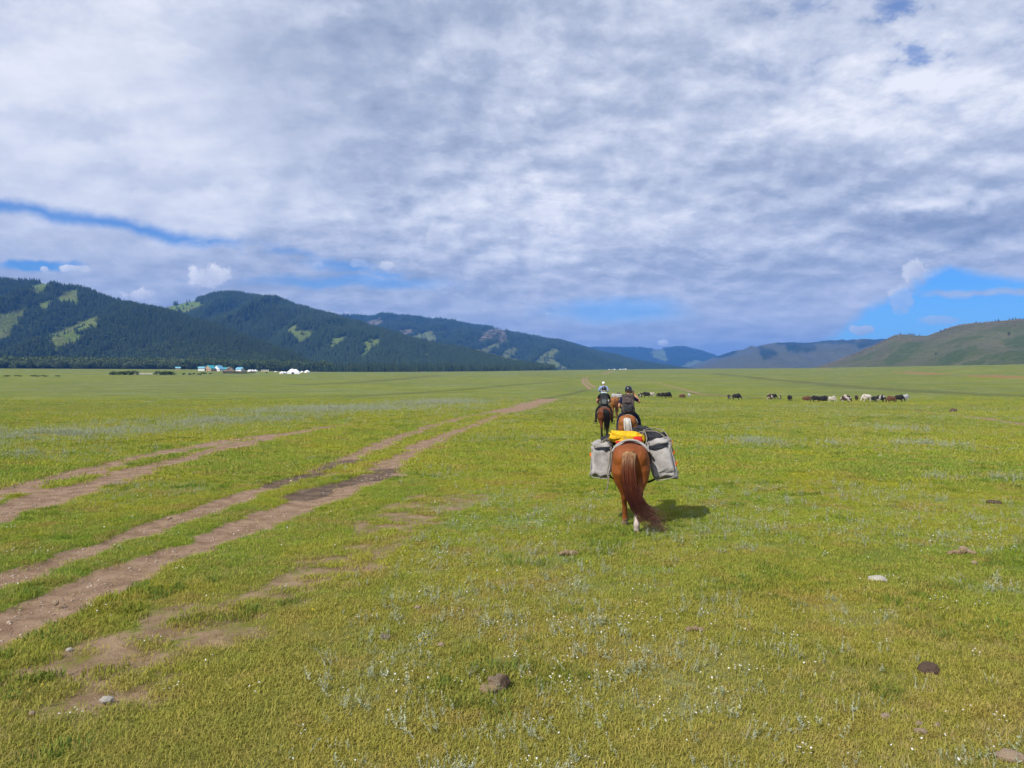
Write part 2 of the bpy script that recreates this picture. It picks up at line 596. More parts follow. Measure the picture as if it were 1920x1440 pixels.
def grass_colours(g, p, silver=None):
    """shared colour field of the steppe, from the world position"""
    flat = g.vm('MULTIPLY', p, (1, 1, 0))
    n_xl = g.noise(flat, 0.013, 4, 0.55)
    n_l = g.noise(flat, 0.075, 5, 0.6, 0.4)
    n_m = g.noise(flat, 0.42, 5, 0.62, 0.5)
    n_s = g.noise(flat, 2.6, 5, 0.65)
    c = g.mix(g.ss(n_l, 0.36, 0.62), GREEN_A, GREEN_B)
    c = g.mix(g.mul(g.ss(n_m, 0.45, 0.70), 0.65), c, YELLOW)
    c = g.mix(g.mul(g.ss(n_s, 0.52, 0.74), 0.55), c, STRAW)
    c = g.mix(g.mul(g.ss(n_xl, 0.44, 0.58), 0.65), c, OLIVE)
    c = g.mix(g.mul(g.ss(g.noise(flat, 0.19, 5, 0.65, 0.6), 0.50, 0.66), 0.55), c, (0.205, 0.200, 0.014))
    c = g.mix(g.mul(g.ss(g.noise(flat, 0.9, 4, 0.65), 0.50, 0.68), 0.55), c, (0.215, 0.142, 0.048))
    near = g.n('ShaderNodeVectorMath', operation='DISTANCE')         # grazed, drier turf around the camp track
    g.set(near.inputs[0], flat); near.inputs[1].default_value = (0.5, 2.0, 0.0)
    dry_n = g.noise(flat, 0.6, 5, 0.7)
    c = g.mix(g.mul(g.ss(g.add(near.outputs['Value'], g.mul(g.sub(dry_n, 0.5), 9.0)), 11.5, 3.0), 0.55), c, (0.205, 0.158, 0.040))
    return c, n_s, n_m, flat


GREEN_A = (0.100, 0.160, 0.018)
GREEN_B = (0.154, 0.192, 0.019)
YELLOW = (0.205, 0.195, 0.014)
STRAW = (0.235, 0.160, 0.058)
OLIVE = (0.112, 0.150, 0.046)
SILV = (0.290, 0.310, 0.175)

mat_ground, g = new_mat('steppe_ground')
p = g.pos()
c, n_s, n_m, flat = grass_colours(g, p)
px_, py_, pz_ = g.xyz(p)
dist = g.m('SQRT', g.add(g.mul(px_, px_), g.mul(py_, py_)))
n_f = g.noise(flat, 14.0, 6, 0.7)
n_ff = g.noise(flat, 60.0, 3, 0.7)
silver = g.attr('silver')
# thin turf: soil shows between the blades
c = g.mix(g.mul(g.ss(n_f, 0.50, 0.72), 0.6), c, (0.135, 0.098, 0.045))
c = g.mix(g.mul(g.ss(n_ff, 0.48, 0.75), 0.35), c, (0.05, 0.075, 0.012))
# pale wormwood in bands
sil_n = g.noise(g.vm('MULTIPLY', flat, (1, 0.55, 1)), 1.1, 6, 0.7)
sil = g.mul(g.m('MAXIMUM', silver, g.mul(g.ss(g.noise(flat, 0.05, 4, 0.6), 0.52, 0.66), 0.6)), g.ss(sil_n, 0.38, 0.66))
c = g.mix(g.mul(sil, 0.75), c, SILV)
spark = g.mul(g.ss(g.noise(flat, 5.0, 2, 0.6), 0.66, 0.72), g.mul(sil, 0.8))
c = g.mix(spark, c, (0.55, 0.56, 0.50))
# bare soil
d_n = g.noise(flat, 3.0, 6, 0.65)
soil = g.mix(g.ss(d_n, 0.35, 0.65), (0.200, 0.128, 0.078), (0.320, 0.218, 0.142))
peb = g.n('ShaderNodeTexVoronoi'); g.set(peb.inputs['Vector'], flat); peb.inputs['Scale'].default_value = 26.0
soil = g.mix(g.mul(g.ss(peb.outputs['Distance'], 0.32, 0.12), 0.5), soil, (0.34, 0.26, 0.19))
ragged = g.mul(g.sub(g.noise(flat, 5.0, 6, 0.7), 0.5), 0.9)


def edge(a, lo=0.40, hi=0.62):
    return g.ss(g.add(g.attr(a), g.mul(ragged, g.ss(g.attr(a), 0.02, 0.3))), lo, hi)


c = g.mix(g.mul(g.mul(edge('worn', 0.15, 0.60), g.ss(g.noise(flat, 2.6, 6, 0.75), 0.34, 0.52)), 0.9), c, soil)
c = g.mix(g.mul(g.attr('dark'), 0.8), c, (0.070, 0.072, 0.032))
c = g.mix(edge('dirt'), c, soil)
c = g.mix(g.mul(edge('red'), 0.75), c, (0.26, 0.135, 0.062))
mudc = g.mix(g.ss(d_n, 0.4, 0.65), (0.100, 0.070, 0.050), (0.165, 0.115, 0.080))
c = g.mix(edge('mud', 0.3, 0.7), c, mudc)
hgt = g.add(g.mul(n_f, 0.6), g.mul(n_ff, 0.35))
hgt = g.add(hgt, g.mul(n_s, 0.7))
g.out(g.bsdf(c, 0.95, 0.1, g.bump(hgt, 0.7, 0.07)))
ground = build_ground()
ground.data.materials.append(mat_ground)


# ---------------------------------------------------------------- hills
def poly_mask(px, py, poly, soft=6.0):
    """soft inside test of a pixel polygon"""
    poly = np.asarray(poly, float)
    inside = np.zeros(px.shape, bool)
    dmin = np.full(px.shape, 1e9)
    n = len(poly)
    for i in range(n):
        x1, y1 = poly[i]; x2, y2 = poly[(i + 1) % n]
        cond = ((y1 > py) != (y2 > py)) & (px < (x2 - x1) * (py - y1) / (y2 - y1 + 1e-9) + x1)
        inside ^= cond
        ex, ey = x2 - x1, y2 - y1
        t_ = np.clip(((px - x1) * ex + (py - y1) * ey) / (ex * ex + ey * ey + 1e-9), 0, 1)
        dmin = np.minimum(dmin, np.hypot(px - x1 - t_ * ex, py - y1 - t_ * ey))
    sd = np.where(inside, dmin, -dmin)
    return sd


class Hill:
    def __init__(self, name, ridge, foot, seed, rough=1.0, spur=1.0, back=0.5, bulge=0.5, zfoot=None):
        r = np.array(ridge, float)
        self.px0, self.px1 = r[0, 0], r[-1, 0]
        self.rpx, self.ry, self.rd = r[:, 0], r[:, 1], r[:, 2]
        f = np.array(foot, float)
        self.fpx, self.fd = f[:, 0], f[:, 1]
        self.name, self.seed, self.rough, self.spur, self.back, self.bulge = name, seed, rough, spur, back, bulge
        self.zfoot = zfoot

    def at(self, px, v):
        """px: photo column, v: 0 foot .. 1 ridge .. 1+back behind the ridge"""
        k = 9.0                                   # smooth the silhouette polyline a little
        ry = sum(np.interp(px + o, self.rpx, self.ry) for o in (-k, 0, k)) / 3
        rd = np.interp(px, self.rpx, self.rd)
        fd = np.interp(px, self.fpx, self.fd)
        dep = fd + (rd - fd) * v
        x = (px - CX) / F * dep
        zr = H + (HY - ry) / F * rd
        xf = (px - CX) / F * fd
        zf = ground_z(xf, fd) - 4.0 if self.zfoot is None else self.zfoot
        zr = np.maximum(zr, zf + 1.0)
        vv = np.clip(v, 0, 1)
        s = (1 - self.bulge) * vv + self.bulge * vv * vv * (3 - 2 * vv)
        over = np.clip(v - 1, 0, None)
        z = zf + (zr - zf) * (s - 1.1 * over - 0.6 * over ** 2)
        hgt = zr - zf
        # spurs and gullies running down the slope, plus general roughness
        wx, wy = x / (hgt.mean() * 1.1 + 20), dep / (hgt.mean() * 4.5 + 60)
        sp = 1 - 2 * np.abs(fbm(wx, wy, 3, self.seed) - 0.5) * 2
        env = np.sin(np.pi * np.clip(v, 0, 1)) ** 0.8
        z = z + (sp - 0.55) * env * hgt * 0.23 * self.spur
        z = z + (fbm(x / 60, dep / 90, 4, self.seed + 5) - 0.5) * 0.10 * hgt * self.rough * np.clip(env * 1.2 + 0.0, 0, 1)
        z = z + (fbm(x / 35, dep / 35, 3, self.seed + 8) - 0.5) * 0.035 * hgt * self.rough * np.clip(v * 3, 0, 1)
        return x, dep, z

    def build(self, mat, nu=420, nv=110, polys=None, extra=None):
        px = np.linspace(self.px0, self.px1, nu)
        v = np.concatenate([np.linspace(-0.03, 1, nv), np.linspace(1, 1 + self.back, 24)[1:]])
        PX, V = np.meshgrid(px, v, indexing='ij')
        x, y, z = self.at(PX, V)
        me = grid_mesh(self.name, np.stack([x, y, z], -1)[:, :, :], True)
        py = HY - (z - H) / y * F
        fattr(me, 'clear', self.clearing(PX.ravel(), py.ravel(), polys))
        fattr(me, 'up', V.ravel())
        if extra:
            for k, pl in extra.items():
                fattr(me, k, self.clearing(PX.ravel(), py.ravel(), pl))
        o = link(self.name, me, None, mat)
        tag(o, kind='structure')
        return o

    def clearing(self, px, py, polys, soft=3.0):
        m = np.zeros(px.shape)
        if polys:
            wob = (fbm(px / 7, py / 5, 3, 3) - 0.5) * 7 + 3.0
            for pl in polys:
                m = np.maximum(m, sstep(poly_mask(px, py, pl) + wob, -soft * .4, soft))
        return m

    def scatter(self, n, polys=None, vmin=0.0, vmax=1.08, thin=0.0, pxr=None, sparse=0.02):
        lo, hi = pxr or (self.px0, self.px1)
        px = rng.uniform(lo, hi, n)
        v = rng.uniform(vmin, vmax, n)
        x, y, z = self.at(px, v)
        keep = rng.uniform(0, 1, n) < y / y.max()
        py = HY - (z - H) / y * F
        c_ = self.clearing(px, py, polys)
        keep &= (c_ < 0.5) | (rng.uniform(0, 1, n) < sparse)
        if thin > 0:
            keep &= fbm(x / 60, y / 60, 3, self.seed + 40) > thin
        return np.stack([x, y, z], -1)[keep]


def hill_mat(name, floor_a, floor_b, open_a, open_b, rock=None, nscale=0.02, rockamt=0.0):
    m, g = new_mat(name)
    p = g.pos()
    n1 = g.noise(p, nscale, 6, 0.6)
    n2 = g.noise(p, nscale * 7, 6, 0.65)
    n3 = g.noise(p, nscale * 0.25, 4, 0.6)
    forest = g.mix(g.ss(n2, 0.38, 0.62), floor_a, floor_b)
    meadow = g.mix(g.ss(n1, 0.40, 0.62), open_a, open_b)
    meadow = g.mix(g.mul(g.ss(n3, 0.45, 0.6), 0.5), meadow, tuple(0.5 * (a + b) for a, b in zip(open_a, (0.10, 0.085, 0.045))))
    c = g.mix(g.attr('clear'), forest, meadow)
    if rock:
        rmask = g.mul(g.attr('rock'), g.ss(g.noise(p, nscale * 4, 8, 0.7), 0.42, 0.56))
        c = g.mix(rmask, c, rock)
    h = g.add(g.mul(n2, 1.0), g.mul(n1, 1.0))
    g.out(g.bsdf(c, 0.95, 0.05, g.bump(h, 0.8, 9.0)))
    return m


CLEAR1 = [[(-60, 610), (0, 592), (45, 580), (30, 605), (8, 635), (-60, 650)],
          [(88, 630), (120, 622), (150, 605), (183, 598), (180, 612), (150, 617), (125, 625), (155, 632), (128, 645), (105, 655), (100, 640)],
          [(108, 560), (125, 550), (143, 543), (146, 552), (130, 563), (112, 567)], [(58, 538), (75, 533), (92, 532), (80, 545), (66, 547)],
          [(76, 572), (90, 566), (100, 564), (86, 576)], [(134, 560), (146, 556), (142, 570)]]
CLEAR2 = [[(338, 583), (360, 572), (372, 565), (378, 570), (384, 574), (366, 580), (345, 588)], [(300, 582), (338, 570), (368, 562), (360, 572), (330, 584)],
          [(546, 626), (560, 622), (585, 618), (588, 625), (575, 636), (562, 644), (555, 634)], [(540, 618), (556, 612), (552, 622), (543, 626)],
          [(624, 638), (640, 633), (650, 634), (636, 645), (622, 660), (620, 650)], [(680, 645), (695, 638), (710, 637), (708, 650), (695, 658), (684, 670), (675, 672), (686, 655)],
          [(792, 660), (802, 661), (803, 670), (796, 668)]]
CLEAR3 = [[(765, 636), (790, 626), (810, 620), (816, 632), (812, 640), (795, 636), (775, 640)], [(889, 657), (905, 660), (940, 670), (975, 675), (970, 690), (955, 690), (930, 676), (900, 666)],
          [(946, 660), (962, 652), (969, 657), (955, 668), (946, 668)], [(1000, 680), (1020, 664), (1036, 655), (1048, 660), (1032, 672), (1050, 685), (1070, 694), (1020, 694)],
          [(905, 656), (930, 645), (950, 640), (935, 650), (915, 658)]]
ROCK3 = [[(905, 624), (925, 617), (945, 618), (950, 632), (945, 642), (925, 634), (900, 640)], [(752, 622), (770, 618), (775, 625), (760, 628)], [(678, 612), (690, 604), (712, 599), (716, 604), (695, 612)]]
CLEAR4 = [[(1222, 660), (1240, 655), (1246, 665), (1250, 676), (1236, 674), (1226, 668)], [(1060, 690), (1100, 684), (1260, 690), (1300, 693), (1060, 694)], [(1280, 690), (1290, 680), (1310, 676), (1345, 692)]]
FOREST5 = [[(1424, 653), (1448, 656), (1456, 664), (1435, 674), (1428, 664)], [(1473, 644), (1490, 642), (1522, 643), (1530, 655), (1490, 660), (1478, 655)],
           [(1598, 644), (1630, 637), (1700, 633), (1700, 640), (1640, 645), (1612, 650)], [(1340, 668), (1372, 658), (1380, 661), (1350, 669)], [(1455, 645), (1475, 640), (1600, 638), (1600, 641), (1480, 643)]]

hill1 = Hill('hill', [(-700, 560, 2074), (-300, 540, 2135), (-100, 530, 2135), (0, 529, 2135), (60, 529, 2122), (95, 531, 2098), (130, 540, 2074), (160, 547, 2025), (200, 561, 1952), (260, 577, 1854),
                      (300, 585, 1793), (350, 600, 1708), (420, 622, 1598), (480, 643, 1512), (540, 667, 1427), (585, 690, 1366), (640, 705, 1317)],
             [(-700, 1150), (0, 1160), (300, 1180), (640, 1190)], 11, spur=1.0)
hill2 = Hill('hill', [(120, 640, 2600), (250, 605, 2700), (300, 585, 2700), (345, 569, 2700), (372, 562, 2700), (410, 551, 2700), (450, 552, 2680), (500, 560, 2640), (560, 576, 2580), (600, 590, 2500), (675, 612, 2350),
                      (767, 640, 2100), (890, 664, 1900), (958, 685, 1750), (1040, 700, 1700)], [(120, 1700), (600, 1420), (1040, 1450)], 23, spur=1.1)
hill3 = Hill('hill', [(520, 600, 4700), (610, 596, 4700), (700, 599, 4600), (722, 594, 4500), (760, 597, 4500), (850, 608, 4400), (900, 616, 4300), (930, 619, 4300), (960, 628, 4300), (1000, 636, 4200), (1060, 645, 4100),
                      (1100, 656, 4000), (1150, 670, 3900), (1200, 683, 3800), (1260, 693, 3700), (1330, 702, 3700)], [(520, 2600), (900, 2100), (1330, 2600)], 37, spur=1.1)
hill3b = Hill('hill', [(560, 596, 6500), (640, 596, 6500), (720, 602, 6500), (900, 622, 6400), (960, 630, 6400), (1000, 634, 6300), (1060, 639, 6300), (1100, 650, 6200), (1140, 660, 6200), (1200, 676, 6100), (1260, 690, 6000), (1320, 700, 6000)],
              [(560, 4800), (1320, 4500)], 43)
hill4 = Hill('hill', [(960, 668, 8500), (1060, 655, 8500), (1110, 653, 8500), (1135, 652, 8500), (1200, 655, 8400), (1248, 656, 8400), (1275, 652, 8400), (1300, 655, 8400), (1345, 669, 8300), (1400, 690, 8200), (1460, 700, 8200)],
             [(960, 6000), (1460, 6000)], 51, spur=1.3)
hill5 = Hill('hill', [(1230, 700, 6000), (1290, 688, 6000), (1345, 670, 6000), (1375, 661, 6000), (1400, 655, 6000), (1440, 646, 6000), (1480, 641, 6000), (1520, 644, 5900), (1560, 641, 5800), (1600, 640, 5700), (1640, 637, 5600), (1760, 634, 5500), (1900, 640, 5500), (2300, 650, 5500)],
             [(1230, 3000), (1500, 2400), (2300, 2400)], 61, spur=1.0)
hill6 = Hill('hill', [(1470, 700, 1900), (1525, 690, 1850), (1560, 679, 1800), (1600, 664, 1750), (1640, 648, 1720), (1662, 636, 1700), (1680, 628, 1690), (1705, 628, 1680), (1730, 631, 1650), (1745, 628, 1640), (1775, 616, 1600), (1800, 610, 1580),
                      (1850, 605, 1550), (1900, 600, 1520), (2000, 595, 1500), (2300, 585, 1450), (2700, 575, 1400)], [(1470, 1500), (1700, 1050), (1920, 900), (2700, 850)], 71, spur=0.8, rough=0.8, bulge=0.35)

FOR_A, FOR_B = (0.022, 0.034, 0.012), (0.040, 0.055, 0.018)
mat_h1 = hill_mat('forest_hill_near', FOR_A, FOR_B, (0.120, 0.165, 0.035), (0.155, 0.180, 0.045))
mat_h2 = hill_mat('forest_hill_middle', FOR_A, FOR_B, (0.115, 0.170, 0.036), (0.140, 0.178, 0.042), nscale=0.012)
mat_h3 = hill_mat('forest_hill_far', (0.018, 0.032, 0.012), (0.034, 0.050, 0.018), (0.110, 0.145, 0.045), (0.130, 0.152, 0.05), rock=(0.16, 0.13, 0.10), nscale=0.008)
mat_h5 = hill_mat('meadow_hill_far', (0.075, 0.078, 0.040), (0.095, 0.092, 0.050), (0.016, 0.028, 0.014), (0.022, 0.034, 0.016), nscale=0.006)
hill1.build(mat_h1, polys=CLEAR1)
hill2.build(mat_h2, polys=CLEAR2)
hill3.build(mat_h3, polys=CLEAR3, extra={'rock': ROCK3})
hill3b.build(mat_h3, nu=200, nv=50)
hill4.build(mat_h3, nu=260, nv=60, polys=CLEAR4)
hill5.build(mat_h5, polys=FOREST5)

mat_h6, g = new_mat('rocky_hill')
p = g.pos()
n1 = g.noise(p, 0.012, 5, 0.6, 0.4)
n2 = g.noise(p, 0.09, 6, 0.68)
n3 = g.noise(p, 0.004, 4, 0.55)
c = g.mix(g.ss(n1, 0.38, 0.60), (0.105, 0.132, 0.042), (0.165, 0.165, 0.080))
c = g.mix(g.mul(g.ss(n3, 0.45, 0.62), 0.7), c, (0.150, 0.142, 0.075))
c = g.mix(g.mul(g.ss(n2, 0.52, 0.68), 0.5), c, (0.075, 0.072, 0.030))
c = g.mix(g.mul(g.attr('green'), g.ss(n2, 0.3, 0.6)), c, (0.080, 0.115, 0.032))
ridge = g.ss(g.add(g.attr('up'), g.mul(g.sub(n2, 0.5), 0.35)), 0.84, 0.95)
rn = g.noise(p, 0.14, 6, 0.72)
rk = g.mix(g.ss(rn, 0.40, 0.62), (0.085, 0.070, 0.048), (0.235, 0.190, 0.130))
c = g.mix(g.mul(g.m('MAXIMUM', g.mul(ridge, 0.85), g.mul(g.attr('rock'), g.ss(n2, 0.44, 0.6))), 0.85), c, rk)
g.out(g.bsdf(c, 0.95, 0.05, g.bump(g.add(n2, g.mul(rn, 0.8)), 1.0, 9.0)))
ROCK6 = [[(1640, 660), (1655, 648), (1668, 650), (1655, 668), (1640, 672)], [(1530, 690), (1560, 679), (1590, 668), (1600, 672), (1560, 688)], [(1670, 634), (1690, 628), (1730, 631), (1725, 640), (1690, 640)],
         [(1745, 630), (1800, 610), (1920, 600), (1920, 612), (1850, 618), (1790, 625), (1760, 634)]]
GREEN6 = [[(1690, 652), (1705, 642), (1730, 642), (1700, 672), (1665, 684), (1660, 676)], [(1760, 676), (1800, 655), (1830, 650), (1800, 672), (1775, 684)], [(1805, 684), (1850, 668), (1930, 655), (1930, 682)], [(1880, 640), (1920, 630), (1960, 640), (1900, 655)]]
hill6.build(mat_h6, nu=520, nv=150, extra={'rock': ROCK6, 'green': GREEN6})


# ---------------------------------------------------------------- instancing of uncountable plants
def scatter_object(name, pts, protos, scl, rot=None, tilt=0.0, seed=1, label=None, cat=None):
    """one 'stuff' object: points carry scale / rotation, geometry nodes place one of the prototypes on each"""
    n = len(pts)
    me = bpy.data.meshes.new(name)
    me.vertices.add(n)
    me.vertices.foreach_set('co', np.asarray(pts, np.float32).ravel())
    me.update()
    sc = np.asarray(scl, np.float32)
    if sc.ndim == 1:
        sc = np.repeat(sc[:, None], 3, 1)
    a = me.attributes.new('scl', 'FLOAT_VECTOR', 'POINT'); a.data.foreach_set('vector', sc.ravel())
    rz = rng.uniform(0, 2 * math.pi, n) if rot is None else rot
    ro = np.stack([rng.normal(0, tilt, n), rng.normal(0, tilt, n), rz], -1).astype(np.float32)
    a = me.attributes.new('rot', 'FLOAT_VECTOR', 'POINT'); a.data.foreach_set('vector', ro.ravel())
    a = me.attributes.new('pick', 'INT', 'POINT'); a.data.foreach_set('value', rng.integers(0, len(protos), n).astype(np.int32))
    o = link(name, me)
    nt = bpy.data.node_groups.new(name, 'GeometryNodeTree')
    nt.interface.new_socket('Geometry', in_out='INPUT', socket_type='NodeSocketGeometry')
    nt.interface.new_socket('Geometry', in_out='OUTPUT', socket_type='NodeSocketGeometry')
    gi = nt.nodes.new('NodeGroupInput'); go = nt.nodes.new('NodeGroupOutput')
    iop = nt.nodes.new('GeometryNodeInstanceOnPoints')
    nt.links.new(gi.outputs[0], iop.inputs['Points'])
    if len(protos) == 1:
        oi = nt.nodes.new('GeometryNodeObjectInfo'); oi.inputs['Object'].default_value = protos[0]
        nt.links.new(oi.outputs['Geometry'], iop.inputs['Instance'])
    else:
        jn = nt.nodes.new('GeometryNodeJoinGeometry')
        for pr in reversed(protos):
            oi = nt.nodes.new('GeometryNodeObjectInfo'); oi.inputs['Object'].default_value = pr
            oi.inputs['As Instance'].default_value = True
            nt.links.new(oi.outputs['Geometry'], jn.inputs[0])
        nt.links.new(jn.outputs[0], iop.inputs['Instance'])
        iop.inputs['Pick Instance'].default_value = True

    def named(nm, typ):
        q = nt.nodes.new('GeometryNodeInputNamedAttribute'); q.data_type = typ
        q.inputs['Name'].default_value = nm
        return q.outputs['Attribute']
    nt.links.new(named('pick', 'INT'), iop.inputs['Instance Index'])
    nt.links.new(named('scl', 'FLOAT_VECTOR'), iop.inputs['Scale'])
    e2r = nt.nodes.new('FunctionNodeEulerToRotation')
    nt.links.new(named('rot', 'FLOAT_VECTOR'), e2r.inputs[0])
    nt.links.new(e2r.outputs[0], iop.inputs['Rotation'])
    nt.links.new(iop.outputs[0], go.inputs[0])
    md = o.modifiers.new('scatter', 'NODES'); md.node_group = nt
    tag(o, label, cat, None, 'stuff')
    return o


def proto(name, me, mat):
    if not me.materials:
        me.materials.append(mat)
    return bpy.data.objects.new(name, me)      # not linked: only seen through the scatter objects


def leaf_mat(name, cols, trans=0.25, rough=0.7):
    """foliage: colour varies between plants and between clumps"""
    m, g = new_mat(name)
    rnd = g.n('ShaderNodeObjectInfo').outputs['Random']
    n_ = g.noise(g.pos(), 0.35, 3, 0.6)
    c = g.mix(rnd, cols[0], cols[1])
    c = g.mix(g.ss(n_, 0.42, 0.68), c, cols[2])
    sh = g.bsdf(c, rough, 0.15)
    tr = g.n('ShaderNodeBsdfTranslucent'); g.set(tr.inputs[0], c)
    mx = g.n('ShaderNodeMixShader'); mx.inputs[0].default_value = trans
    g.nt.links.new(sh, mx.inputs[1]); g.nt.links.new(tr.outputs[0], mx.inputs[2])
    g.out(mx.outputs[0])
    return m


mat_conifer = leaf_mat('conifer_needles', ((0.024, 0.046, 0.018), (0.050, 0.074, 0.022), (0.036, 0.060, 0.018)), 0.1)
mat_conifer_far = leaf_mat('conifer_needles_far', ((0.024, 0.046, 0.018), (0.044, 0.068, 0.022), (0.036, 0.060, 0.020)), 0.1)
mat_broad = leaf_mat('broad_leaves', ((0.065, 0.105, 0.028), (0.100, 0.135, 0.038), (0.080, 0.118, 0.030)), 0.25)
mat_willow = leaf_mat('willow_leaves', ((0.110, 0.140, 0.055), (0.080, 0.112, 0.036), (0.095, 0.128, 0.046)), 0.25)
mat_bark, g = new_mat('bark')
g.out(g.bsdf(g.mix(g.noise(g.pos(), 3.0), (0.05, 0.035, 0.025), (0.12, 0.09, 0.07)), 0.9, 0.1))


def conifer_mesh(name, seed, tiers=9, sides=9, slim=0.22):
    """crown of drooping needle tiers, height 1, uneven outline"""
    r_ = np.random.default_rng(seed)
    V, Fc = [], []
    for k in range(tiers):
        f = k / (tiers - 1)
        z0 = 0.10 + 0.82 * f
        rad = slim * (1 - f) ** 0.8 * r_.uniform(0.85, 1.1) + 0.015
        top = z0 + 0.17 * (1 - 0.4 * f)
        ox, oy = r_.normal(0, 0.008, 2)
        b = len(V)
        V.append((ox, oy, min(top, 1.0)))
        off = r_.uniform(0, 6.28)
        for s in range(sides * 2):
            a = off + s * math.pi / sides
            rr_ = rad * (r_.uniform(0.85, 1.2) if s % 2 == 0 else r_.uniform(0.35, 0.6))
            V.append((ox + rr_ * math.cos(a), oy + rr_ * math.sin(a), z0 - (0.03 if s % 2 == 0 else -0.03) + r_.normal(0, 0.01)))
        for s in range(sides * 2):
            Fc.append((b, b + 1 + s, b + 1 + (s + 1) % (sides * 2)))
    return pydata(name, V, Fc)


def leaf_cloud(name, seed, n, rx, rz, zc, size, lobes=7, shell=0.55):
    """crown from many leaf clumps spread over several uneven lobes"""
    r_ = np.random.default_rng(seed)
    V, Fc = [], []
    cen = []
    for i in range(lobes):
        a = r_.uniform(0, 6.28)
        rad = rx * r_.uniform(0.15, 0.62)
        cen.append((rad * math.cos(a), rad * math.sin(a), zc + rz * r_.uniform(-0.55, 0.6), r_.uniform(0.34, 0.6)))
    for i in range(n):
        cx, cy, cz, s = cen[r_.integers(0, lobes)]
        d = r_.normal(0, 1, 3); d /= np.linalg.norm(d) + 1e-9
        q_ = s * (shell + (1 - shell) * r_.uniform()) if r_.uniform() < 0.8 else s * r_.uniform(1.0, 1.2)
        c0 = np.array([cx + d[0] * rx * q_, cy + d[1] * rx * q_, cz + d[2] * rz * q_])
        nrm = d + r_.normal(0, 0.6, 3); nrm /= np.linalg.norm(nrm) + 1e-9
        u = np.cross(nrm, r_.normal(0, 1, 3)); u /= np.linalg.norm(u) + 1e-9
        w = np.cross(nrm, u)
        sz = size * r_.uniform(0.6, 1.4)
        b = len(V)
        for du, dw in ((-1, -.6), (1, -.5), (.7, .7), (-.6, .8)):
            V.append(c0 + (u * du + w * dw) * sz + nrm * sz * 0.25 * (abs(du) - .8))
        Fc.append((b, b + 1, b + 2, b + 3))
    return pydata(name, V, Fc)


def trunk_mesh(name, h, r0, seed, limbs=4):
    r_ = random.Random(seed)
    V, Fc = [], []

    def tube(p0, p1, ra, rb, n=6):
        p0, p1 = Vector(p0), Vector(p1)
        ax = (p1 - p0).normalized()
        u = ax.orthogonal().normalized(); w = ax.cross(u)
        b = len(V)
        for p_, r1 in ((p0, ra), (p1, rb)):
            for k in range(n):
                a = 2 * math.pi * k / n
                V.append(p_ + (u * math.cos(a) + w * math.sin(a)) * r1)
        for k in range(n):
            Fc.append((b + k, b + (k + 1) % n, b + n + (k + 1) % n, b + n + k))
    pts = [(0, 0, -0.05 * h)]
    for k in range(1, 5):
        pts.append((r_.gauss(0, .02) * h, r_.gauss(0, .02) * h, h * k / 4))
    for k in range(4):
        tube(pts[k], pts[k + 1], r0 * (1 - .2 * k), r0 * (1 - .2 * (k + 1)))
    for k in range(limbs):
        f = r_.uniform(.35, .85)
        a = r_.uniform(0, 6.28)
        L = h * r_.uniform(.2, .35)
        p0 = (0, 0, f * h)
        tube(p0, (L * math.cos(a), L * math.sin(a), f * h + L * .7), r0 * .4, r0 * .1, 5)
    return pydata(name, V, Fc)


con_p = [proto('conifer', conifer_mesh('conifer', s, slim=sl), mat_conifer) for s, sl in ((1, .2), (2, .17), (3, .23), (4, .15))]
con_far = [proto('conifer_far', conifer_mesh('conifer_far', s, tiers=5, sides=5, slim=sl), mat_conifer_far) for s, sl in ((5, .24), (6, .2), (7, .27))]
bro_p = [proto('broad_tree', leaf_cloud('broad_tree', s, 230, .42, .46, .52, .055, lobes=8), mat_broad) for s in (11, 12, 13)]
wil_p = [proto('willow', leaf_cloud('willow', s, 230, .62, .42, .42, .06, lobes=9), mat_willow) for s in (21, 22, 23)]

# forest on the slopes
pt = hill1.scatter(52000, CLEAR1, vmin=0.02, vmax=1.1)
scatter_object('conifer_forest', pt, con_p, np.stack([(s_ := rng.uniform(7, 15, len(pt))) * 1.25, s_ * 1.25, s_], -1), label='dark conifer forest covering the nearest slope on the left', cat='forest')
pt = hill1.scatter(5000, CLEAR1, vmin=0.0, vmax=0.45)
scatter_object('mixed_forest', pt, bro_p, rng.uniform(7, 12, len(pt)), label='lighter green broadleaf trees on the lower left slope', cat='forest')
pt = hill2.scatter(70000, CLEAR2, vmin=0.02, vmax=1.06)
scatter_object('conifer_forest', pt, con_far, np.stack([(s_ := rng.uniform(9, 18, len(pt))) * 1.5, s_ * 1.5, s_], -1), label='blue green conifer forest on the domed hill', cat='forest')
pt = hill3.scatter(52000, CLEAR3 + ROCK3, vmin=0.02, vmax=1.05, sparse=0.03)
scatter_object('conifer_forest', pt, con_far, np.stack([(s_ := rng.uniform(12, 22, len(pt))) * 1.9, s_ * 1.9, s_], -1), label='dark blue conifer forest on the long ridge with pale clearings', cat='forest')
pt = hill4.scatter(16000, CLEAR4, vmin=0.1, vmax=1.03, sparse=0.02)
scatter_object('conifer_forest', pt, con_far, np.stack([(s_ := rng.uniform(14, 26, len(pt))) * 2.6, s_ * 2.6, s_], -1), label='hazy blue forest on the farthest hill', cat='forest')

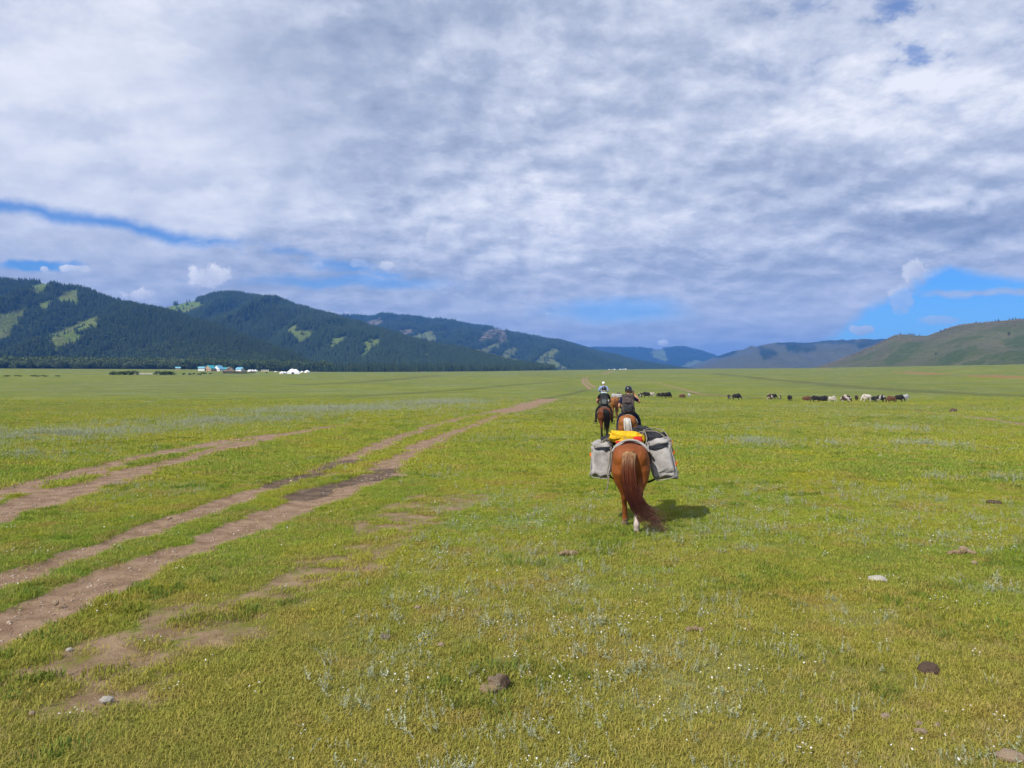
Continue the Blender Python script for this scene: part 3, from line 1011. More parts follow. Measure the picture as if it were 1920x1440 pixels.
# ---------------------------------------------------------------- haze
mat_haze = bpy.data.materials.new('haze_air')
mat_haze.use_nodes = True
g = G(mat_haze.node_tree)
pv = g.n('ShaderNodeVolumePrincipled')
pv.inputs['Color'].default_value = (0.11, 0.36, 1.0, 1)
pv.inputs['Density'].default_value = 1.2e-4
pv.inputs['Anisotropy'].default_value = 0.0
g.out(None, pv.outputs[0])
hb = 14600.0
hv = [(sx * hb, sy * hb, z_) for z_ in (-12.0, 620.0) for sx, sy in ((-1, -1), (1, -1), (1, 1), (-1, 1))]
hm = pydata('haze', hv, [(3, 2, 1, 0), (4, 5, 6, 7), (0, 1, 5, 4), (1, 2, 6, 5), (2, 3, 7, 6), (3, 0, 4, 7)])
haze = link('haze', hm, None, mat_haze)
tag(haze, 'thin blue haze over the whole valley', 'haze', None, 'stuff')


# ---------------------------------------------------------------- trees along the far edge of the meadow (each one a thing)
def edge_dist(px):
    return float(np.interp(px, EDGE_PX, EDGE_D))


def make_tree(name, kind, seed):
    root = empty(name)
    if kind == 'conifer':
        cr = link('crown', conifer_mesh('conifer_crown', seed, tiers=11, sides=9, slim=random.Random(seed).uniform(.15, .22)), root, mat_conifer)
        link('trunk', trunk_mesh('conifer_trunk', .9, .018, seed, 0), root, mat_bark)
    elif kind == 'broad':
        cr = link('crown', leaf_cloud('broad_crown', seed, 420, .40, .46, .54, .045, lobes=9), root, mat_broad)
        link('trunk', trunk_mesh('broad_trunk', .6, .03, seed, 5), root, mat_bark)
    else:
        cr = link('crown', leaf_cloud('willow_crown', seed, 420, .70, .42, .43, .05, lobes=11), root, mat_willow)
        link('trunk', trunk_mesh('willow_trunk', .45, .03, seed, 6), root, mat_bark)
    return root


def place(o, loc, s, rz=None, sz=None):
    o.location = loc
    o.scale = (s, s, s if sz is None else sz)
    o.rotation_euler = (0, 0, random.uniform(0, 6.28) if rz is None else rz)


TREE_SRC = {k: [make_tree(n, k, 40 + i + 10 * j) for i in range(3)] for j, (k, n) in enumerate((('willow', 'willow_shrub'), ('broad', 'broadleaf_tree'), ('conifer', 'conifer_tree')))}
TREE_USED = set()
TREE_TXT = {'willow': ('bushy grey green willow in the dark row edging the far left meadow', 'willow', 'willows edging the far left meadow'),
            'broad': ('rounded green broadleaf tree in the tree line behind the village', 'tree', 'broadleaf trees behind the village'),
            'conifer': ('pointed dark conifer in the tree line right of the white tents', 'conifer', 'conifers right of the white tents')}


def put_tree(kind, px, dist, h, label=None, group=None):
    i = random.randrange(3)
    src = TREE_SRC[kind][i]
    if (kind, i) in TREE_USED:
        o = copy_tree(src)
    else:
        o = src
        TREE_USED.add((kind, i))
    lb, ct, gr = TREE_TXT[kind]
    q_ = at_dist(px, dist)
    place(o, (q_[0], q_[1], q_[2] - 0.1), h * random.uniform(.9, 1.1), None, h)
    for k_ in ('label', 'group', 'category'):
        if k_ in o:
            del o[k_]
    tag(o, label or lb, ct, gr if label is None else group)
    return o


def dep(px, f=1.0):
    return edge_dist(px) * f / math.sqrt(1 + ((px - CX) / F) ** 2)


px = -60.0
while px < 1010:
    if px < 340:
        put_tree('willow', px, dep(px, random.uniform(.985, 1.01)), random.uniform(9.0, 15.0)); px += random.uniform(8, 15)
    elif px < 545:
        put_tree('broad', px, dep(px, random.uniform(.99, 1.01)), random.uniform(11, 16)); px += random.uniform(7, 12)
    else:
        put_tree('conifer', px, dep(px, random.uniform(.985, 1.01)), random.uniform(10, 17) * (1 if px < 880 else .6)); px += random.uniform(5, 10)

for px, f, h in ((436, .90, 17),):
    put_tree('conifer', px, dep(px, f), h, 'tall dark conifer standing among the turquoise roofed houses')


def fringe(n, lo, hi, f0, f1):
    px_ = rng.uniform(lo, hi, n)
    f_ = rng.uniform(f0, f1, n)
    dd = np.interp(px_, EDGE_PX, EDGE_D) * f_ / np.sqrt(1 + ((px_ - CX) / F) ** 2)
    x_ = (px_ - CX) / F * dd
    return np.stack([x_, dd, ground_z(x_, dd) - 0.2], -1)


pt = fringe(900, -500, 360, 1.0, 1.10)
scatter_object('riverside_thicket', pt, wil_p, rng.uniform(10, 19, len(pt)), label='dense grey green thicket behind the willow row', cat='thicket')
pt = fringe(700, 0, 620, 1.01, 1.12)
scatter_object('riverside_wood', pt, bro_p, rng.uniform(11, 18, len(pt)), label='green broadleaf wood behind the village', cat='wood')
pt = fringe(1100, 520, 1010, 1.01, 1.12)
scatter_object('riverside_wood', pt, con_p, rng.uniform(11, 17, len(pt)), label='dark conifer wood at the end of the plain', cat='wood')

# low dark bushes in the meadow before the village
mat_bush = leaf_mat('bush_leaves', ((0.060, 0.095, 0.028), (0.085, 0.118, 0.032), (0.070, 0.100, 0.03)), .2)
bush_me = [leaf_cloud('bush', s, 220, .8, .5, .42, .09, lobes=7) for s in (61, 62, 63)]
for b_ in bush_me:
    b_.materials.append(mat_bush)
for px, py, w, h, lab in [(215 + 9 * i, 703, 7.0, 2.6, 'low dark green bush in the strip left of the pale log pile') for i in range(5)] + \
        [(296 + 9 * i, 703, 7.0, 2.6, 'low dark green bush in the strip right of the pale log pile') for i in range(4)] + \
        [(px, py, 3.0, 1.4, 'small dark bush dotted in the meadow below the houses') for px, py in ((356, 703), (363, 702.5), (374, 703.5), (380, 701.5), (385, 701), (394, 702), (344, 703), (500, 700))] + \
        [(px, py, 4.0, .75, 'low green bush on the meadow edge at far left') for px, py in ((15, 706), (35, 706), (62, 706), (70, 706), (85, 706), (108, 706))]:
    q_ = ray_ground(px, py)
    o = link('bush', random.choice(bush_me))
    s_ = w / 1.6
    o.location = tuple(q_)
    o.scale = (s_, s_, h)
    o.rotation_euler = (0, 0, random.uniform(0, 6))
    tag(o, lab, 'bush', 'bushes: ' + lab.split(' bush ')[1])

# trees on the rocky right-hand ridge and lone shrubs on its slope
rt = [(x_, 'small dark conifer on the rounded knob of the rocky right ridge', 'conifers on the knob') for x_ in (1678, 1683, 1688, 1692, 1697, 1701, 1705, 1710, 1714, 1719, 1724, 1729)] + \
     [(x_, 'small dark conifer scattered along the high rocky crest at far right', 'conifers on the high crest') for x_ in (1755, 1763, 1772, 1781, 1800, 1808, 1816, 1830, 1838, 1845, 1852, 1856, 1861, 1866, 1872, 1885, 1893, 1899, 1904, 1909, 1914, 1919, 1930, 1938)]
for x_, lab, gr in rt:
    a_ = hill6.at(np.array([float(x_)]), np.array([0.985]))
    src = random.choice(TREE_SRC['conifer'])
    o = copy_tree(src)
    h_ = random.uniform(2.5, 6.5)
    place(o, (float(a_[0][0]), float(a_[1][0]), float(a_[2][0]) - .4), h_ * 1.6, None, h_)
    tag(o, lab, 'conifer', gr)
for x_, v_, h_, lab in ((1783, .10, 5.5, 'lone round bush at the foot of the rocky hill, leftmost of three'), (1818, .10, 5, 'lone round bush at the foot of the rocky hill, middle of three'),
                        (1884, .20, 6, 'lone round bush on the rocky hill foot, rightmost of three'), (1755, .35, 4.5, 'tiny lone tree halfway up the rocky hill'),
                        (1892, .62, 6, 'small tree pair high on the rocky hill at the right')):
    a_ = hill6.at(np.array([float(x_)]), np.array([v_]))
    o = copy_tree(TREE_SRC['broad'][0])
    place(o, (float(a_[0][0]), float(a_[1][0]), float(a_[2][0]) - .3), h_ * 1.2, None, h_)
    del o['group']
    tag(o, lab, 'bush')

# rock outcrops along the crest of the right-hand hill
mat_rock, g = new_mat('lichen_rock')
n_ = g.noise(g.pos(), 0.5, 6, 0.65)
g.out(g.bsdf(g.mix(g.ss(n_, .4, .62), (0.10, 0.085, 0.062), (0.25, 0.205, 0.145)), 0.95, 0.1, g.bump(n_, .8, 1.0)))


def rock_mesh(name, seed, sub=2, jag=0.35):
    bm = bmesh.new()
    bmesh.ops.create_icosphere(bm, subdivisions=sub, radius=0.5)
    r_ = random.Random(seed)
    off = Vector((r_.uniform(-9, 9), r_.uniform(-9, 9), r_.uniform(-9, 9)))
    from mathutils import noise as mn
    for v in bm.verts:
        n0 = mn.noise(v.co * 2.2 + off) + 0.5 * mn.noise(v.co * 5 + off) + 0.3 * mn.noise(v.co * 11 + off)
        v.co *= 1 + jag * n0
        v.co.z *= 0.75
    me = bpy.data.meshes.new(name)
    bm.to_mesh(me); bm.free()
    return me


rock_p = [proto('crest_rock', rock_mesh('crest_rock', s, 2, .6), mat_rock) for s in (1, 2, 3)]
px_ = np.concatenate([rng.uniform(1745, 2300, 700), rng.uniform(1670, 1735, 90), rng.uniform(1530, 1670, 110)])
v_ = np.concatenate([1 - np.abs(rng.normal(0, .07, 700)), 1 - np.abs(rng.normal(0, .04, 90)), 1 - np.abs(rng.normal(0, .12, 110))])
a_ = hill6.at(px_, v_)
scatter_object('crest_outcrop', np.stack(a_, -1), rock_p, np.stack([rng.uniform(2, 8, 900), rng.uniform(2, 6, 900), rng.uniform(1.2, 4, 900)], -1), label='weathered rock outcrops along the crest of the right hill', cat='rocks')


# ---------------------------------------------------------------- village
def flat_mat(name, col, rough=0.6, var=0.12, scale=6.0, spec=0.3, bump=0.0, metal=0.0):
    m, g = new_mat(name)
    tc = g.n('ShaderNodeTexCoord').outputs['Object']
    n_ = g.noise(tc, scale, 5, 0.65)
    c = g.mix(g.ss(n_, 0.3, 0.7), tuple(v * (1 - var) for v in col), tuple(min(v * (1 + var), .95) for v in col))
    nm = g.bump(n_, bump, 0.02) if bump else None
    g.out(g.bsdf(c, rough, spec, nm, Metallic=metal))
    return m


M = {
    'turq': flat_mat('turquoise_sheet_roof', (0.03, 0.36, 0.40), .5), 'pale_turq': flat_mat('faded_turquoise_roof', (0.16, 0.42, 0.50), .5),
    'blue': flat_mat('pale_blue_roof', (0.14, 0.40, 0.58), .5), 'tan': flat_mat('log_wall', (0.36, 0.27, 0.19), .9, .25), 'white': flat_mat('white_wall', (0.72, 0.72, 0.70), .8),
    'grey_roof': flat_mat('grey_roof', (0.34, 0.30, 0.26), .8), 'felt': flat_mat('white_felt', (0.80, 0.80, 0.78), .9, .05), 'wood': flat_mat('weathered_wood', (0.10, 0.075, 0.055), .9, .3),
    'door': flat_mat('door_orange', (0.42, 0.14, 0.05), .7), 'glass': flat_mat('window_glass', (0.03, 0.04, 0.05), .15, .1, 6, .5), 'cream': flat_mat('cream_panel', (0.62, 0.55, 0.40), .8),
    'pale_log': flat_mat('stripped_logs', (0.50, 0.46, 0.38), .9, .3),
}


def boxv(x0, x1, y0, y1, z0, z1):
    v = [(x0, y0, z0), (x1, y0, z0), (x1, y1, z0), (x0, y1, z0), (x0, y0, z1), (x1, y0, z1), (x1, y1, z1), (x0, y1, z1)]
    f = [(3, 2, 1, 0), (4, 5, 6, 7), (0, 1, 5, 4), (1, 2, 6, 5), (2, 3, 7, 6), (3, 0, 4, 7)]
    return v, f


def box(name, parent, mat, *b):
    return link(name, pydata(name, *boxv(*b)), parent, mat)


def facing(q_):
    return -math.atan2(q_[0], q_[1])


def house(px, py, w, d, wall_h, roof_h, roof, wall, rz, label, dist=None):
    q_ = ray_ground(px, py) if dist is None else at_dist(px, dist)
    h = empty('house', tuple(q_), facing(q_) + rz)
    tag(h, label, 'house', 'houses of the village by the wood')
    x, y = w / 2, d / 2
    v = [(-x, -y, -.3), (x, -y, -.3), (x, y, -.3), (-x, y, -.3), (-x, -y, wall_h), (x, -y, wall_h), (x, y, wall_h), (-x, y, wall_h), (0, -y, wall_h + roof_h), (0, y, wall_h + roof_h)]
    f = [(0, 1, 5, 8, 4), (2, 3, 7, 9, 6), (1, 2, 6, 5), (3, 0, 4, 7)]
    link('wall', pydata('wall', v, f), h, M[wall])
    ov = .45
    k = roof_h / x
    th = .16
    a, b_ = x + ov, y + ov
    for s in (-1, 1):
        zt, zl = wall_h + roof_h + .05, wall_h - k * ov + .05
        vv = [(0, -b_, zt), (s * a, -b_, zl), (s * a, b_, zl), (0, b_, zt), (0, -b_, zt + th), (s * a, -b_, zl + th), (s * a, b_, zl + th), (0, b_, zt + th)]
        ff = [(0, 1, 2, 3), (4, 5, 6, 7), (0, 1, 5, 4), (1, 2, 6, 5), (2, 3, 7, 6)]
        link('roof', pydata('roof', vv, ff), h, M[roof])
    box('door', h, M['door'], -.5, .5, -y - .06, -y + .02, -.1, 2.0)
    for sx in (-1, 1):
        wd = box('window', h, M['white'], sx * x * .6 - .55, sx * x * .6 + .55, -y - .07, -y + .02, .9, 2.0)
        box('pane', wd, M['glass'], sx * x * .6 - .42, sx * x * .6 + .42, -y - .1, -y - .06, 1.02, 1.88)
    return h


house(379, 695.5, 9.0, 6, 2.6, 1.5, 'pale_turq', 'white', R(80), 'low white house with pale turquoise roof, leftmost of the cluster')
house(394.5, 695.8, 8.5, 9, 2.6, 3.0, 'turq', 'tan', R(-38), 'wooden house with bright turquoise gable roof')
house(410, 696, 7.5, 8, 2.4, 3.3, 'blue', 'white', R(-35), 'white house with steep pale blue gable roof')
house(420.5, 696, 8.0, 5.5, 2.2, 1.4, 'turq', 'tan', R(88), 'low wooden shed with flat looking turquoise roof beside the blue gabled house')
house(430, 696.2, 6.5, 6, 2.4, 2.0, 'grey_roof', 'tan', R(10), 'small tan house with grey roof left of the tall conifer')
house(450, 696.3, 6.5, 6, 2.3, 1.8, 'blue', 'white', R(60), 'small white house with light blue roof right of the tall conifer')
house(334, 693.2, 7.0, 5, 1.8, 1.3, 'pale_turq', 'tan', R(85), 'isolated hut with turquoise roof standing left of the village')


def ger(px, py, r, label, group, dist=None):
    q_ = ray_ground(px, py) if dist is None else at_dist(px, dist)
    o = empty('ger_tent', tuple(q_), facing(q_) + random.uniform(-.5, .5))
    tag(o, label, 'ger tent', group)
    n = 18
    wh, rh = 1.5 * r / 3, 1.25 * r / 3
    ring = lambda rad, z: [(rad * math.cos(2 * math.pi * k / n), rad * math.sin(2 * math.pi * k / n), z) for k in range(n)]
    def rings(*rr_):
        v, f = [], []
        for i, (rad, z) in enumerate(rr_):
            v += ring(rad, z)
            if i:
                f += [((i - 1) * n + k, (i - 1) * n + (k + 1) % n, i * n + (k + 1) % n, i * n + k) for k in range(n)]
        f.append(tuple(range((len(rr_) - 1) * n, len(rr_) * n)))
        return v, f
    link('wall', pydata('wall', *rings((r, -.2), (r, wh))), o, M['felt'])
    link('roof', pydata('roof', *rings((r * 1.04, wh - .05), (r * .72, wh + rh * .45), (r * .3, wh + rh * .9), (r * .16, wh + rh)), ), o, M['felt'])
    link('crown_ring', pydata('crown_ring', *rings((r * .17, wh + rh - .03), (r * .15, wh + rh + .12))), o, M['wood'])
    box('door', o, M['door'], -.42, .42, -r - .06, -r + .15, -.1, wh * .92)
    return o


for px, py in ((468.5, 697), (473.5, 697), (479, 697)):
    ger(px, py, 2.3, 'white felt ger in the row of three right of the corral', 'three gers right of the corral')
ger(529, 701, 2.2, 'small white ger left of the big marquee', 'camp tents')
ger(533.5, 701, 2.1, 'small white ger touching the left side of the big marquee', 'camp tents')
ger(566.5, 699, 2.0, 'small low white ger just right of the big marquee', 'camp tents')
ger(576, 699, 3.0, 'white ger standing alone at the right end of the camp', 'camp tents')
ger(517, 698, 1.3, 'tiny white ger alone between the cream shed and the marquee', 'camp tents')
for px, dy in ((1142, 0), (1147, 2), (1152, 0), (1163, 1), (1168, 2), (1173, 0)):
    ger(px, 0, 2.6, 'tiny white ger in the distant camp beyond the riders', 'distant ger camp', dist=1640 + dy * 12)

# marquee with two peaks
q_ = ray_ground(550, 701)
mq = empty('marquee_tent', tuple(q_), facing(q_))
tag(mq, 'big white marquee tent with two peaks at the meadow edge', 'tent')
L, W = 7.2 * q_[1] / 870, 3.5
v, f = [], []
prof = [(-1.0, 1.5), (-.8, 2.2), (-.45, 3.9), (-.12, 4.6), (.15, 3.8), (.42, 4.2), (.75, 3.0), (1.0, 1.5)]
for i, (fx, hz) in enumerate(prof):
    v += [(fx * L, -W, 1.4), (fx * L, -W * .45, 1.4 + (hz - 1.4) * .42), (fx * L, 0, hz), (fx * L, W * .45, 1.4 + (hz - 1.4) * .42), (fx * L, W, 1.4)]
    if i:
        for k in range(4):
            a = (i - 1) * 5 + k
            f.append((a, a + 1, a + 6, a + 5))
link('canopy', pydata('canopy', v, f), mq, M['felt'])
box('side_wall', mq, M['felt'], -L * .98, -L * .25, -W + .05, W - .05, -.2, 1.38)
box('side_wall', mq, M['felt'], L * .1, L * .98, -W + .05, W - .05, -.2, 1.38)
box('entrance', mq, M['wood'], -L * .25, L * .1, -W * .6, W * .6, -.2, 1.36)
# cream shed and pale log pile
q_ = ray_ground(497, 696.5)
sh = empty('shed', tuple(q_), facing(q_))
tag(sh, 'long low cream shed between the gers and the marquee', 'shed')
box('wall', sh, M['cream'], -4.2, 4.2, -1.3, 1.3, -.2, 1.7)
box('roof', sh, M['felt'], -4.4, 4.4, -1.5, 1.5, 1.72, 1.95)
for k in range(3):
    box('window', sh, M['glass'], -3.2 + 2.6 * k, -2.0 + 2.6 * k, -1.34, -1.28, .7, 1.3)
q_ = ray_ground(273, 702)
lp = empty('log_pile', tuple(q_), facing(q_))
tag(lp, 'pale pile of logs between two bush strips at left', 'log pile')
for k in range(12):
    box('log', lp, M['pale_log'], -8 + (k % 4) * 4.1, -4.2 + (k % 4) * 4.1, -.4 + (k // 4) * .3, -.1 + (k // 4) * .3, (k // 4) * .33, .3 + (k // 4) * .33)
# corral fences: each board and post its own piece
post_me = pydata('post', *boxv(-.08, .08, -.08, .08, -.2, 1.9))
board_me = pydata('board', *boxv(-1.0, 1.0, -.03, .03, -.09, .09))
for m_ in (post_me, board_me):
    m_.materials.append(M['wood'])


def fence(p0, p1, label, rails=5):
    a, b_ = Vector(p0), Vector(p1)
    L = (b_ - a).length
    n = max(2, int(L / 2.0))
    o = empty('corral_fence', p0, math.atan2((b_ - a).y, (b_ - a).x))
    tag(o, label, 'fence')
    for k in range(n + 1):
        x = L * k / n
        wx = a.lerp(b_, k / n)
        dz = float(ground_z(wx.x, wx.y)) - a.z
        c_ = link('post', post_me, o); c_.location = (x, 0, dz)
        if k < n:
            for j in range(rails):
                c_ = link('board', board_me, o)
                c_.location = (x + L / n / 2, -.1, dz + .3 + j * .34)
                c_.scale = (L / n / 2, 1, 1)


fence(tuple(ray_ground(418, 700.8)), tuple(ray_ground(444, 700.9)), 'dark brown corral fence in front of the houses, left stretch')
fence(tuple(ray_ground(444, 700.9)), tuple(ray_ground(463, 700.6)), 'dark brown corral fence in front of the houses, middle stretch', 6)
fence(tuple(ray_ground(464, 700.4)), tuple(ray_ground(479, 699.8)), 'dark brown corral fence below the three gers', 4)
fence(tuple(ray_ground(419, 699.2)), tuple(ray_ground(446, 698.6)), 'back side of the brown corral close to the houses', 3)


# ---------------------------------------------------------------- grass, wormwood, flowers, gravel (uncountable)
def blade_clump(name, seed, n, rad, hmin, hmax, w, lean=0.5, curl=0.6):
    r_ = np.random.default_rng(seed)
    V, Fc = [], []
    for i in range(n):
        a = r_.uniform(0, 6.28); d = rad * math.sqrt(r_.uniform())
        x, y = d * math.cos(a), d * math.sin(a)
        h = r_.uniform(hmin, hmax)
        la = r_.uniform(0, 6.28); l_ = h * lean * r_.uniform(.2, 1.2)
        dx_, dy_ = math.cos(la), math.sin(la)
        px_, py_ = -dy_ * w / 2, dx_ * w / 2
        b = len(V)
        mx_, my_ = x + dx_ * l_ * .35, y + dy_ * l_ * .35
        tx, ty = x + dx_ * l_, y + dy_ * l_
        V += [(x - px_, y - py_, -.01), (x + px_, y + py_, -.01), (mx_ + px_ * .8, my_ + py_ * .8, h * .6), (mx_ - px_ * .8, my_ - py_ * .8, h * .6), (tx, ty, h * (1 - .25 * curl * r_.uniform()))]
        Fc += [(b, b + 1, b + 2), (b, b + 2, b + 3), (b + 3, b + 2, b + 4)]
    return pydata(name, V, Fc)


def sprig(name, seed, stems, hmin, hmax):
    """wormwood: grey-green upright stems set with small leaves"""
    r_ = np.random.default_rng(seed)
    V, Fc = [], []
    for i in range(stems):
        a = r_.uniform(0, 6.28); x, y = .05 * r_.normal(), .05 * r_.normal()
        h = r_.uniform(hmin, hmax)
        lx, ly = r_.normal(0, .22) * h, r_.normal(0, .22) * h
        w = .0035
        b = len(V)
        V += [(x - w, y, -.01), (x + w, y, -.01), (x + lx, y + ly, h), (x, y - w, -.01), (x, y + w, -.01)]
        Fc += [(b, b + 1, b + 2), (b + 3, b + 4, b + 2)]
        for k in range(int(6 + h * 60)):
            f = r_.uniform(.08, 1.0)
            la = r_.uniform(0, 6.28); L = r_.uniform(.012, .032) * (1.2 - .6 * f)
            cx, cy, cz = x + lx * f, y + ly * f, h * f
            ex, ey, ez = cx + math.cos(la) * L, cy + math.sin(la) * L, cz + L * r_.uniform(.2, 1.0)
            ww = L * .22
            b = len(V)
            V += [(cx, cy, cz), (cx * .5 + ex * .5 - math.sin(la) * ww, cy * .5 + ey * .5 + math.cos(la) * ww, (cz + ez) / 2), (ex, ey, ez), (cx * .5 + ex * .5 + math.sin(la) * ww, cy * .5 + ey * .5 - math.cos(la) * ww, (cz + ez) / 2)]
            Fc += [(b, b + 1, b + 2), (b, b + 2, b + 3)]
    return pydata(name, V, Fc)


def flower(name, seed, heads, hmin, hmax, size, spread=.05):
    r_ = np.random.default_rng(seed)
    V, Fc, Mi = [], [], []
    for i in range(heads):
        x, y = r_.normal(0, spread, 2)
        h = r_.uniform(hmin, hmax)
        b = len(V)
        V += [(x - .0015, y, 0), (x + .0015, y, 0), (x, y, h)]
        Fc.append((b, b + 1, b + 2)); Mi.append(0)
        nx, ny = r_.normal(0, .35, 2)
        b = len(V)
        V.append((x, y, h + .004))
        s = size * r_.uniform(.7, 1.2)
        for k in range(10):
            a = k * math.pi / 5
            rr_ = s * (1 if k % 2 == 0 else .6)
            V.append((x + rr_ * math.cos(a), y + rr_ * math.sin(a), h + rr_ * (nx * math.cos(a) + ny * math.sin(a)) + .35 * rr_))
        for k in range(10):
            Fc.append((b, b + 1 + k, b + 1 + (k + 1) % 10)); Mi.append(1)
    me = pydata(name, V, Fc)
    me.polygons.foreach_set('material_index', Mi)
    return me


def field_leaf(name, mixc, amt, gain=1.0, trans=0.3):
    """blade colour: the steppe's colour field at that spot, varied per plant"""
    m, g = new_mat(name)
    c, n_s, n_m, flat = grass_colours(g, g.pos())
    rnd = g.n('ShaderNodeObjectInfo').outputs['Random']
    c = g.mix(g.mul(g.ss(rnd, .2, 1.0), amt), c, mixc)
    c = g.mix(1.0, c, (gain, gain, gain), 'MULTIPLY')
    sh = g.bsdf(c, .7, .08)
    tr = g.n('ShaderNodeBsdfTranslucent'); g.set(tr.inputs[0], c)
    mx = g.n('ShaderNodeMixShader'); mx.inputs[0].default_value = trans
    g.nt.links.new(sh, mx.inputs[1]); g.nt.links.new(tr.outputs[0], mx.inputs[2])
    g.out(mx.outputs[0])
    return m


mat_grass = field_leaf('grass_blades', (0.25, 0.195, 0.055), .5, 1.88)
mat_lush = field_leaf('lush_blades', (0.055, 0.120, 0.020), .7, 1.5)
mat_dry = flat_mat('dry_blades', (0.40, 0.31, 0.14), .8, .3, 3.0, .1)
mat_worm = leaf_mat('wormwood_leaves', ((0.44, 0.46, 0.31), (0.31, 0.35, 0.21), (0.38, 0.40, 0.27)), .2)
mat_petal = flat_mat('white_petals', (0.62, 0.61, 0.57), .7, .06, 4, .2)
mat_yellow = flat_mat('yellow_petals', (0.75, 0.52, 0.02), .6, .1, 4, .2)
mat_stem = flat_mat('flower_stems', (0.10, 0.16, 0.03), .8)

grass_p = [proto('grass_tuft', blade_clump('grass_tuft', s, 46, .11, .009, .031, .0045, 1.4), mat_grass) for s in (1, 2, 3, 4)]
grass_far_p = [proto('grass_patch', blade_clump('grass_patch', s, 60, .34, .015, .05, .012, 1.2), mat_grass) for s in (5, 6, 7)]
lush_p = [proto('lush_tuft', blade_clump('lush_tuft', s, 46, .09, .02, .06, .007, 1.0), mat_lush) for s in (8, 9)]
dry_p = [proto('dry_tuft', blade_clump('dry_tuft', s, 12, .08, .03, .10, .003, 1.1), mat_dry) for s in (10, 11)]
worm_p = [proto('wormwood', sprig('wormwood', s, st, .05, .17), mat_worm) for s, st in ((12, 2), (13, 4), (14, 7), (15, 1), (16, 3), (26, 1), (27, 2))]
fl_p = []
for s, hd in ((17, 1), (18, 3), (19, 6)):
    me_ = flower('white_flower', s, hd, .02, .07, .0065)
    me_.materials.append(mat_stem); me_.materials.append(mat_petal)
    fl_p.append(bpy.data.objects.new('white_flower', me_))
me_ = flower('yellow_flower', 20, 1, .05, .10, .014)
me_.materials.append(mat_stem); me_.materials.append(mat_yellow)
yel_p = [bpy.data.objects.new('yellow_flower', me_)]


def fan_points(n, d0, d1, power, half=0.86):
    """random ground points in the forward sector, areal density ~ d**power"""
    u = rng.uniform(0, 1, n)
    k = power + 2
    d = (d0 ** k + u * (d1 ** k - d0 ** k)) ** (1 / k)
    a = rng.uniform(-half, half, n)
    return d * np.sin(a), d * np.cos(a), d


def veg(n, d0, d1, power, fn):
    x, y, d = fan_points(n, d0, d1, power)
    mk = ground_masks(x, y)
    bare = np.clip(np.maximum(np.maximum(sstep(mk['dirt'], .05, .55), sstep(mk['mud'], .1, .7)), mk['worn'] * 1.3 * sstep(fbm(x / .24, y / .24, 3, 83), .40, .56)), 0, 1)
    keep = rng.uniform(0, 1, n) < fn(x, y, d, bare)
    x, y, d, bare = x[keep], y[keep], d[keep], bare[keep]
    return np.stack([x, y, ground_z(x, y) - .045 * np.clip(bare, 0, 1)], -1), d


turf = lambda x, y: 0.35 + 0.65 * sstep(fbm(x / .55, y / .55, 3, 201), .30, .55)
pt, d = veg(105000, 1.2, 26, -0.9, lambda x, y, d, b: (1 - b) ** 1.5 * turf(x, y))
scatter_object('steppe_grass', pt, grass_p, np.stack([(s_ := rng.uniform(.75, 1.35, len(pt)) * (1 + d * .02)), s_, s_ * rng.uniform(.3, 1.05, len(pt))], -1), tilt=.08, label='short steppe grass covering the foreground', cat='grass')
pt, d = veg(80000, 20, 170, -1.5, lambda x, y, d, b: (1 - b) ** 1.5 * (1 - sstep(d, 50, 170)))
scatter_object('steppe_grass', pt, grass_far_p, rng.uniform(.7, 1.3, len(pt)) * (1 + d * .010), tilt=.05, label='short steppe grass of the middle distance', cat='grass')
pt, d = veg(30000, 1.2, 60, -0.9, lambda x, y, d, b: (1 - b) * sstep(fbm(x / 1.4, y / 1.4, 3, 211), .56, .72))
scatter_object('lush_grass', pt, lush_p, rng.uniform(.7, 1.4, len(pt)) * (1 + d * .012), tilt=.1, label='darker lush grass tufts dotted through the turf', cat='grass')
pt, d = veg(48000, 1.2, 45, -1.0, lambda x, y, d, b: np.clip(sstep(fbm(x / 1.7, y / 1.7, 3, 221), .50, .70) * (1 - b * .8) + .08, 0, 1))
scatter_object('dry_grass', pt, dry_p, rng.uniform(.3, .8, len(pt)), tilt=.15, label='dry straw coloured grass between the green', cat='grass')
pt, d = veg(150000, 1.2, 95, -1.0, lambda x, y, d, b: (1 - b) * np.clip(silver_mask(x, y) * .8 - .06 + .02, 0, 1) * (.35 + .65 * sstep(fbm(x / .35, y / .35, 2, 231), .45, .65)))
scatter_object('wormwood', pt, worm_p, rng.uniform(.35, .95, len(pt)) * (1 + d * .012), tilt=.2, label='silver grey wormwood sprigs scattered over the steppe', cat='wormwood')
pt, d = veg(36000, 1.2, 70, -1.05, lambda x, y, d, b: (1 - b) * np.clip(.13 + .8 * silver_mask(x, y) ** 2, 0, 1) * (.25 + .75 * sstep(fbm(x / .8, y / .8, 3, 241), .42, .66)))
scatter_object('white_flowers', pt, fl_p, rng.uniform(.7, 1.2, len(pt)) * (1 + d * .018), tilt=.1, label='tiny white flowers sprinkled over the grass', cat='flowers')
pts_ = []
for cx, cy, rx, ry, w in SILVER_SPOTS:
    if cy < 16:
        continue
    n_ = int(min(11.0 * w * math.pi * rx * ry, 6000))
    a_ = rng.uniform(0, 6.28, n_); q_ = np.abs(rng.normal(0, .55, n_))
    x_, y_ = cx + rx * q_ * np.cos(a_), cy + ry * q_ * np.sin(a_)
    k_ = rng.uniform(0, 1, n_) < sstep(fbm(x_ / 1.5, y_ / 1.5, 3, 63), .36, .58)
    pts_.append(np.stack([x_[k_], y_[k_]], -1))
pts_ = np.concatenate(pts_)
pt = np.stack([pts_[:, 0], pts_[:, 1], ground_z(pts_[:, 0], pts_[:, 1])], -1)
